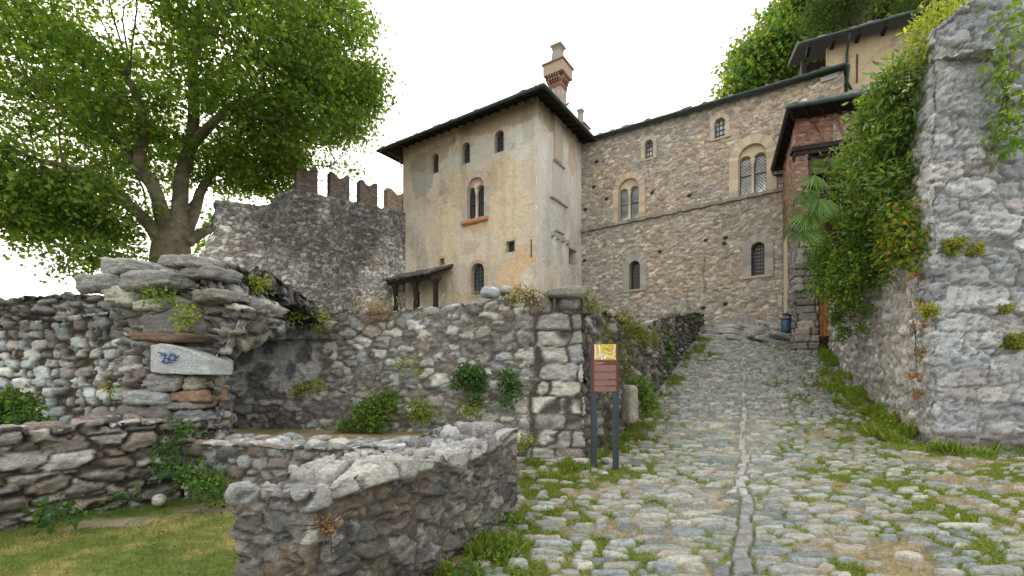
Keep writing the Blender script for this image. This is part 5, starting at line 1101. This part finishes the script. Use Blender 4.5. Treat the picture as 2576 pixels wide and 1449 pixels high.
mb = cluster_leaves(MB(), CCs, 66, .80, .165, 'maple', np.concatenate([GR*A(1.08, 1.12, 1.1), P((.14,.21,.03), (.17,.24,.05), (.06,.11,.02))]), up=.35, droop=.6); mb.build('crown', M_leaf, plane, smooth=False)
print('plane clusters', len(CCs))
# ---- trees behind the upper right
def blob_tree(name, label, cat, ells, n_l, size, shape, cols, trunk, group=None, rad=.9, mat=M_leaf, flat=.6, up=.35):
    t = thing(name, (trunk[0][0], trunk[0][1], trunk[0][2]), label, cat, group); cs = []
    for x, y, rx, ry, Y, rY, n in ells:
        v = ball(n); c = np.stack([((x+v[:, 0]*rx)-CX)/F_*Y, Y+v[:, 1]*rY, 1.6+(HY-(y-v[:, 2]*ry))/F_*Y], -1); cs.append(c)
    cs = np.concatenate(cs); mb = MB(); q, r = smooth_path(trunk[:2], [trunk[2], trunk[2]*.4], 6); mb.tube(q, r, BC[0], 8); k = len(q)
    for c in cs[::3]:
        a = q[int(RG.integers(k//2, k))]; mb.tube([a, (a+c)/2+A(0, 0, .3), c], [trunk[2]*.3, .05, .015], BC[2], 5, cap=False)
    mb.build('trunk', M_bark, t); cluster_leaves(MB(), cs, n_l, rad, size, shape, cols, flat=flat, up=up, droop=.4).build('crown', mat, t, smooth=False); return t
b = at(2130, 300, 34); blob_tree('broadleaf_tree', 'bright green broadleaf tree rising behind the stone hall and the upper house', 'tree', [(2100,90,190,110,34,4,230),(1935,150,90,60,34,3,90),(2250,20,160,70,34,4,120),(1865,215,45,25,34,2,22),(2000,40,60,50,34,3,50),(1985,215,110,35,35,2,50)], 70, .24, 'maple', np.concatenate([YG*.7, GR*1.1, CG*1.3]), (b*A(1, 1, 0)+A(0, 0, 7), b+A(0, 0, 2), .5), rad=1.0)
b = at(2110, -40, 25); blob_tree('conifer_tree', 'dark hanging conifer branches against the sky at the top right', 'tree', [(2105,15,62,38,26,2,60),(2150,-20,90,50,26,2,40)], 90, .16, 'lance', DG*.6, (at(2180, 60, 30)*A(1, 1, 0)+A(0, 0, 7), at(2160, -120, 27), .3), rad=.6, flat=.5)
b = at(2320, 0, 22); blob_tree('conifer_tree', 'small tip of a dark conifer above the upper house roof at the top edge', 'tree', [(2330,5,55,18,23,1.5,30)], 90, .14, 'lance', DG*.6, (at(2350, 60, 26)*A(1, 1, 0)+A(0, 0, 7), at(2340, -60, 24), .25), rad=.5)
# ---- shrubs on the great wall
def shrub(name, label, cat, blobs, n, size, shape, cols, mat=M_leaf, rad=.35, stem=None, up=.3, droop=.2, flat=.8, group=None, shell=.5, nl=26):
    """blobs: photo x, y, radius px, distance"""
    c0 = at(*blobs[0][:2], blobs[0][3]); t = thing(name, c0-A(0, 0, .3), label, cat, group); cs = []
    for x, y, r, Y in blobs:
        R_ = r/F_*Y; m = max(3, int(n*(R_/rad)**2)); v = RG.normal(size=(m, 3)); v /= np.linalg.norm(v, axis=1, keepdims=True); v *= (shell+(1-shell)*RG.random(m))[:, None]*R_; v[:, 1] = np.where(v[:, 1] > 0, v[:, 1]*.4, v[:, 1]*.8); cs.append(at(x, y, Y)+v)
    cs = np.concatenate(cs); mb = MB(); r0 = stem or .02; small = rad < .18; root = cs.mean(0)+(A(0, .04, -.02) if small else A(.2, .3, 0)); r0 = min(r0, .004) if small else r0
    for c in cs[::max(1, len(cs)//40)]: mb.tube([root, (root+c)/2+RG.normal(size=3)*.1, c], [r0, r0*.6, r0*.25], (.09, .07, .04), 5, cap=False)
    mb.build('stems', M_bark, t); cluster_leaves(MB(), cs, nl, rad, size, shape, cols, flat=flat, up=up, droop=droop).build('foliage', mat, t, smooth=False); return t
shrub('laurel_shrub', 'large glossy dark green shrub with long narrow leaves overhanging the great wall', 'shrub',
  [(2250,230,42,9.7),(2290,180,38,9.3),(2215,290,50,10.4),(2260,300,55,9.7),(2185,350,55,11),(2240,390,60,10.3),(2150,400,48,12),(2200,450,62,11),(2255,470,45,9.9),(2160,490,55,12),(2230,520,45,10.6),(2140,430,24,12.4),(2180,560,50,11.4),(2110,540,38,13)], 6, .16, 'lance', np.concatenate([GR, YG[:2]*.9, DG*1.3]), M_gloss, rad=.30, up=.15, droop=-.6, nl=60)
shrub('grass_bush', 'yellow green bushy plant on top of the great wall beside the pillar', 'shrub', [(2330,110,32,9.2),(2365,70,34,9.2),(2400,45,34,9.2),(2440,20,30,9.2),(2480,2,26,9.2),(2310,160,28,9.2),(2325,55,30,10),(2370,20,40,10)], 5, .11, 'lance', YG, rad=.22, up=.1, droop=-.8, nl=40)
shrub('ivy_climber', 'dense mass of small leaved climber hanging down the great wall beside the palm', 'climber', [(2065,590,38,14.4),(2090,640,42,13.6),(2060,650,30,14.6),(2120,590,45,12.8),(2160,630,48,12),(2130,680,50,12.6),(2085,700,40,13.7),(2060,720,22,14.6),(2160,700,42,11.8),(2110,745,36,13),(2195,640,35,11.2),(2140,760,24,12.4),(2110,560,28,13),(2110,790,18,13),(2060,560,20,14.6),(2190,590,40,11.3)],
  5, .085, 'oval', np.concatenate([GR, CG, YG[:2]]), rad=.26, up=.3, nl=60)
shrub('creeper', 'yellow green creeper with broad leaves on the great wall near the pillar', 'climber', [(2250,560,34,10.2),(2285,530,30,9.6),(2300,570,30,9.4),(2270,610,32,9.9),(2235,620,30,10.4),(2300,620,24,9.4),(2250,660,22,10.2),(2310,660,16,9.3),(2225,580,26,10.5),(2318,600,18,9.2)], 4, .11, 'oval', np.concatenate([YG, GR, P((.30,.17,.04))]), rad=.20, up=.3, nl=28)
shrub('hanging_ivy', 'thin ivy strands trailing low on the great wall under the climber mass', 'climber', [(2170,780,12,11.8),(2168,820,10,11.8),(2120,830,12,12.7),(2100,800,12,13.2),(2235,700,12,10.4),(2110,850,8,13)], 7, .07, 'oval', GR, rad=.12, up=.3, nl=26)
shrub('red_vine', 'thin reddish vine strands with few leaves running down near the pillar foot', 'climber', [(2305,690,10,9.28),(2308,760,8,9.26),(2302,820,7,9.26),(2312,880,8,9.24),(2300,940,9,9.26),(2306,985,7,9.25)], 6, .06, 'oval', P((.30,.11,.04),(.20,.20,.04),(.26,.16,.05)), rad=.09, up=.3, nl=18)
shrub('virginia_creeper', 'five leaved creeper with bright green leaves hanging over the pillar face at the right edge', 'climber', [(2545,20,18,8.55),(2530,60,20,8.55),(2545,110,22,8.55),(2515,140,18,8.55),(2520,185,24,8.55),(2545,180,20,8.55),(2520,235,22,8.55),(2550,240,20,8.55),(2525,290,24,8.55),(2545,300,20,8.55),(2535,345,26,8.55),(2510,335,18,8.55),(2560,360,20,8.55),(2535,380,18,8.55)], 4, .11, 'oval', GR*1.25, rad=.15, up=.0, droop=1.5, nl=9)
for x, y, r, Y, lab in [(2400,620,17,8.72,'small yellowing fern tuft in the middle of the pillar face'),(2455,625,10,8.72,'tiny yellow tuft right of the fern on the pillar face'),(2560,860,20,8.7,'orange and green tuft at the right edge of the pillar face'),(2530,770,9,8.72,'tiny dry tuft near the right edge of the pillar face'),(2335,780,14,8.75,'yellow green tuft on the pillar corner')]:
    shrub('wall_fern', lab, 'plant', [(x, y, r, Y)], 6, .06, 'oval', np.concatenate([YG, P((.26,.18,.05))]), rad=.07, nl=24, group='small ferns on the great wall')
# ---- palm
palm = thing('palm', at(2060, 600, 15.6), 'fan palm with dark green pleated leaves in front of the gallery house', 'palm')
pc = at(2072, 560, 12.3); mb = MB(); mb.tube([pc+A(1.3, .5, -.9), pc+A(.6, .25, -.35), pc], [.11, .10, .08], (.10, .07, .04), 8); mb.build('trunk', M_bark, palm)
for x, y, sc_, tilt, Y in [(2050,440,1.05,.3,14.6),(2090,415,.95,.5,15),(2020,480,.85,-.2,14.8),(2035,530,.95,-.4,14.4),(2005,545,.8,-.7,14.8),(2020,580,.85,-.8,14.5),(2000,585,.55,-1.0,14.9),(2062,500,.9,.0,14.2)]:
    Y -= 3.2; c = at(x, y, Y); mb = MB(); mb.tube([pc, (pc+c)/2+A(0, 0, .15), c], [.025, .02, .014], (.10, .16, .04), 5); dirv = c-pc; dirv /= np.linalg.norm(dirv); 
    nrm = A(-.15, -.85, .45)+.12*RG.normal(size=3); X = dirv-nrm*(dirv@nrm)/(nrm@nrm); X /= np.linalg.norm(X); nrm /= np.linalg.norm(nrm); Yv = np.cross(nrm, X); n = 34; R_ = .68*sc_
    for k in range(n):
        a = math.radians(-130+260*k/(n-1)); d = X*math.cos(a)+Yv*math.sin(a); l = R_*(.85+.15*math.cos(a))*RG.uniform(.93, 1.05); w_ = np.cross(nrm, d); mb.add([c, c+d*l*.5+w_*R_*.036+nrm*.015, c+d*l-A(0, 0, .09*sc_), c+d*l*.5-w_*R_*.036-nrm*.015], np.array([(0, 1, 2, 3)]), P(.10, .19, .045)*RG.uniform(.6, 1.5))
    mb.build('frond', M_gloss, palm, smooth=False)
# ---- plants on the retaining wall, ruins and lawn
SM = [('fern_plant','dense dark green ivy clump hanging on the retaining wall, left one of the pair',[(1182,945,30,7.85),(1200,980,20,7.82),(1160,950,18,7.9),(1190,1010,12,7.85)],.055,CG,40),
 ('fern_plant','narrow dark green ivy clump on the retaining wall, nearer the corner blocks',[(1285,945,18,7.7),(1285,975,20,7.7),(1280,1000,13,7.7)],.055,CG,40),
 ('wall_plant','bushy green plant low on the retaining wall above the near wall',[(950,1020,34,7.9),(920,1050,34,7.85),(985,1005,26,7.95),(880,1070,26,7.9),(960,1060,20,7.8)],.05,GR,40),
 ('flowering_plant','loose green plant with tiny white flowers low on the retaining wall',[(1060,1020,26,7.85),(1045,1040,24,7.8),(1080,1045,18,7.8)],.045,np.concatenate([GR,YG]),26),
 ('wall_plant','yellow green trailing tuft beneath the left ivy clump',[(1185,1035,18,7.8),(1165,1020,12,7.8),(1205,1020,10,7.8)],.05,YG,22),
 ('wall_plant','small yellow green tuft on the retaining wall left of centre',[(1015,912,13,8.0),(1050,925,12,8.0)],.045,YG,24),
 ('wall_plant','yellow green tuft beside the bare mortar patch on the retaining wall',[(770,975,16,8.3),(745,985,10,8.3),(800,960,8,8.3)],.05,YG,24),
 ('wall_plant','drooping yellow green tuft below the spring of the arch',[(800,790,16,8.15),(795,825,8,8.2)],.05,YG,24),
 ('wall_plant','yellow green tuft at the foot of the retaining wall behind the near wall end',[(1325,1105,14,7.4),(1310,1120,8,7.3)],.05,YG,26),
 ('heather_clump','mossy clump with small pale flowers under the corner slab on the retaining wall',[(1320,745,26,7.95),(1350,755,22,7.9),(1290,752,18,8.0)],.035,P((.15,.15,.04),(.20,.17,.06),(.10,.11,.03),(.5,.48,.42)),40),
 ('heather_clump','reddish dry clump on the left top of the retaining wall',[(945,778,20,8.1),(970,785,14,8.1)],.03,P((.24,.13,.08),(.20,.12,.06),(.14,.13,.05)),34),
 ('ivy_plant','dark ivy filling the corner where the left low wall meets the lawn',[(440,1080,22,5.8),(425,1120,26,5.6),(440,1170,30,5.5),(470,1080,14,5.75)],.05,CG,26),
 ('ivy_plant','green ivy spreading over the low rubble wall by the lawn',[(500,1180,30,5.55),(520,1210,28,5.4),(545,1240,26,5.3),(480,1215,22,5.5),(560,1210,14,5.35)],.05,np.concatenate([CG,GR]),30),
 ('weed_plant','broad leaved weed at the foot of the left dry stone wall',[(150,1275,26,4.55),(180,1290,18,4.5),(130,1295,18,4.5)],.075,CG,9),
 ('weed_plant','small weed further right along the foot of the left dry stone wall',[(320,1250,18,5.2),(300,1255,10,5.2)],.06,CG,10),
 ('bush','round green bush growing behind the left dry stone wall at the photo edge',[(40,1030,50,6.2),(10,1045,50,6.2),(85,1055,30,6.1)],.055,DG*1.3,55),
 ('weed_plant','green weeds at the foot of the foreground wall beside the lane',[(1250,1350,24,4.1),(1225,1385,26,3.8),(1275,1320,20,4.4)],.05,GR,26),
 ('weed_plant','low weeds nearest the viewer at the foot of the foreground wall',[(1195,1420,26,3.45),(1170,1440,20,3.35)],.05,GR,24),
 ('wall_plant','yellow tuft on the pale coursed wall beside the pier',[(278,975,12,6.95)],.04,YG*1.2,26),
 ('wall_plant','fern tuft on the pier below the top slabs',[(390,738,22,6.0),(430,745,14,6.0)],.045,GR,24),
 ('wall_plant','fern tuft on the pier above the dark block',[(480,787,22,5.95),(460,800,12,5.95)],.045,YG,24),
 ('wall_plant','fern tuft growing on the arch crown',[(640,712,22,6.9),(655,725,12,6.9)],.05,YG,24),
 ('wall_plant','fern tuft where the arch meets the retaining wall',[(745,790,14,8.0)],.05,YG,24),
 ('pink_sedum','dry pinkish tuft on the near corner of the foreground wall',[(815,1315,16,2.5),(835,1320,12,2.5)],.018,P((.24,.15,.10),(.18,.13,.08),(.28,.20,.14)),60),
 ('ivy_plant','light green ivy hanging over the lane side wall halfway up',[(1665,850,20,14.2),(1672,880,20,14),(1660,825,14,14.4),(1668,915,12,13.8)],.08,GR*1.0,26),
 ('fern_plant','fern tufts on top of the lane side wall near its corner',[(1585,825,20,9.5),(1565,800,18,9.2),(1610,840,22,10),(1640,850,18,11)],.05,YG*.6,22),
 ('ivy_plant','ivy at the foot of the lane side wall behind the leaning block',[(1625,985,22,9.8),(1630,1010,22,9.6),(1605,955,14,9.6)],.06,GR,34),
 ('fern_plant','mossy green tufts on the shaded lane side just behind the sign',[(1572,905,18,8.7),(1580,940,20,8.8),(1570,870,14,8.7),(1590,985,14,8.9)],.05,YG*.55,16),
 ('fern_plant','moss and grass tuft on the corner top of the retaining wall',[(1490,762,16,7.75),(1510,775,12,7.9),(1478,755,10,7.7)],.045,YG*.6,20)]
for nm, lab, bl, sz, cols, nl in SM: shrub(nm, lab, 'plant', bl, 5, sz, 'oval', cols, rad=.11 if bl[0][3] > 3 else .03, nl=nl, stem=.006, up=.25)
# white flower heads and dry stalks on the wall top
mb = MB(); n = 260; xs = RG.uniform(880, 1460, n); pts = np.array([at(x, np.interp(x, [880, 960, 1200, 1350, 1460], [775, 768, 752, 742, 738])+RG.uniform(-4, 6), 7.8+RG.uniform(.05, .6)+(1460-x)*.0005) for x in xs])
pts = pts[RG.random(n) < np.where(((xs > 1130) & (xs < 1200)) | ((xs > 1270) & (xs < 1370)) | (xs < 960), 1, .25)]; ax = np.stack([RG.normal(size=len(pts))*.3, RG.normal(size=len(pts))*.3, np.ones(len(pts))], -1)
leaves(mb, pts, .15, 'blade', P((.30,.27,.13),(.20,.20,.07),(.35,.30,.18)), axis=ax, jit=.35); leaves(mb, pts[::2]+A(0, 0, .2)+RG.normal(size=pts[::2].shape)*.05, .022, 'oval', P((.75,.72,.66),(.7,.6,.5)), up=.6)
tag(mb.build('dry_grass', M_grass), kind='stuff')
# ---- grass
def blades(name, pts, h, cols, lean=.5):
    ax = np.stack([RG.normal(size=len(pts))*lean, RG.normal(size=len(pts))*lean, np.ones(len(pts))], -1); mb = leaves(MB(), pts, h, 'blade', cols, axis=ax, jit=.35); return tag(mb.build(name, M_grass, smooth=False), kind='stuff')
LG = P((.12,.16,.03),(.16,.19,.035),(.09,.13,.02),(.26,.23,.08),(.20,.20,.05),(.32,.27,.12))
n = 70000; Yv = 2.4+4.2*RG.random(n)**1.3; Xv = RG.uniform(-6.5, -.9, n); g = fbm(np.stack([Xv*1.1, Yv*1.6, Xv*0], -1), 4, 63); b_ = fbm(np.stack([Xv*.9+5, Yv*1.8, Xv*0], -1), 4, 65)
k = (b_ < .64) & ((Xv < -1.0-.5*(Yv-2.5)*0-.3)); Xv, Yv, g = Xv[k], Yv[k], g[k]; pts = np.stack([Xv, Yv, lawnz(Xv, Yv)], -1)
dry = .8*sm(.50, .66, g)[:, None]
mb = MB(); ax = np.stack([RG.normal(size=len(pts))*.8, RG.normal(size=len(pts))*.8, np.ones(len(pts))], -1); leaves(mb, pts, .034, 'blade', P((1, 1, 1)), axis=ax, jit=.4)
cc = lerp(LG[RG.integers(0, 3, len(pts))], LG[RG.integers(3, 6, len(pts))], (RG.random((len(pts), 1)) < dry*.8)*1.)*(.75+.5*RG.random((len(pts), 1))); mb.C[-1] = np.repeat(cc, 4, 0); tag(mb.build('lawn_grass', M_grass, smooth=False), kind='stuff')
n = 5000; Yv = 2.6+3.6*RG.random(n); Xv = RG.uniform(-6, -1.5, n); k = fbm(np.stack([Xv*1.6, Yv*2.2, Xv*0], -1), 4, 68) > .53; mb = leaves(MB(), np.stack([Xv, Yv, lawnz(Xv, Yv)+.02+.02*RG.random(n)], -1)[k], .03, 'oval', np.concatenate([GR, CG]), up=.6)
tag(mb.build('lawn_weeds', M_leaf, smooth=False), kind='stuff')
# weeds between the cobbles
X, Y, Z, M_, gr, gn, gx = (RD[k] for k in ('X', 'Y', 'Z', 'M', 'grow', 'gn', 'gx')); on = RD['keep'] & (M_ < .35) & (Y < 21) & (X < 14)
pr = (sm(.42, .56, gn)*.8+.10)*(.25+.9*gr)*np.where(np.abs(gx) < .3, .35, 1)*(Y/6)**1.0; pr = np.where(on, pr, 0); pr[(X < left_edge(Y)+.05) & (Y > 7.9)] = 0
ch = RG.choice(len(X), 150000, p=pr/pr.sum()); pts = np.stack([X, Y, Z], -1)[ch]+RG.normal(size=(150000, 3))*A(.012, .012, 0)
sz = (.028+.018*RG.random(len(pts)))*(1+.04*pts[:, 1]); ax = np.stack([RG.normal(size=len(pts))*.8, RG.normal(size=len(pts))*.8, np.ones(len(pts))], -1)
mb = MB(); leaves(mb, pts, sz, 'blade', P((.14,.21,.03),(.19,.25,.035),(.11,.18,.025),(.33,.26,.12)), axis=ax); 
ch = RG.choice(len(X), 60000, p=pr/pr.sum()); ch = ch[gn[ch] > .46]; leaves(mb, np.stack([X, Y, Z], -1)[ch]+A(0, 0, .015), (.018+.012*RG.random(len(ch)))*(1+.05*Y[ch]), 'oval', P((.13,.22,.03),(.18,.26,.035),(.10,.17,.025)), up=.7)
tag(mb.build('cobble_weeds', M_grass, smooth=False), kind='stuff')
# green verge along the great wall, the left edges and the pillar foot
def verge(name, n, f, h, cols, oval=.5):
    p = f(int(n*1.6)); p = p[fbm(np.c_[p*1.6, p[:, 0]*0], 3, 17)+.25*RG.random(len(p)) > .56]; n = len(p); z = roadz(p[:, 0], p[:, 1])+.03; pts = np.c_[p, z]; hv = h*(.25+2.3*sm(.38, .72, fbm(np.c_[p*3.1, p[:, 0]*0], 3, 18)))*(.7+.6*RG.random(n)); k_ = int(n*(1-oval)); blades(name, pts[:k_], hv[:k_], cols)
    mb = leaves(MB(), pts[k_:]+A(0, 0, 1)*(RG.random(n-k_)*hv[k_:])[:, None], (.022+.12*hv[k_:])*(.7+.6*RG.random(n-k_)), 'oval', cols, up=.45); tag(mb.build(name, M_leaf, smooth=False), kind='stuff')
def along(n):
    t = RG.random(n)**.9; Yv = 8.6+t*8.6; Xw = 8.14+(Yv-8.84)*.433; w_ = .42*sm(17.5, 13, Yv)+.22; w_ = w_*(.2+2.2*sm(.35, .65, 1)*fbm(np.stack([Yv*1.2, Yv*0, Yv*0], -1), 3, 5)); return np.stack([Xw-.02-w_*RG.random(n)**1.6, Yv], -1)
verge('verge_grass', 30000, along, .11, np.concatenate([YG*1.25, YG*1.1, GR*1.2]), .7)
verge('verge_grass', 4000, lambda n: np.stack([8.0+RG.random(n)*3.2, 8.75-RG.random(n)**1.7*.75], -1), .11, np.concatenate([YG, GR]), .3)
verge('verge_grass', 6000, lambda n: (lambda t: np.stack([1.34+.575*t*13+RG.random(n)**2*.5, 7.8+t*13], -1))(RG.random(n)**1.3), .08, np.concatenate([YG, GR, P((.28,.23,.10))]), .3)
verge('verge_grass', 7000, lambda n: (lambda t: np.stack([-.9+t*1.05+.04+RG.random(n)**1.6*.35, 2.7+t*2.3], -1))(RG.random(n)), .07, np.concatenate([YG, GR]), .35)
verge('verge_grass', 6000, lambda n: np.stack([RG.uniform(.15, 1.25, n), 7.7-RG.random(n)**1.5*1.2], -1), .06, np.concatenate([YG, GR, P((.28,.23,.10))]), .3)
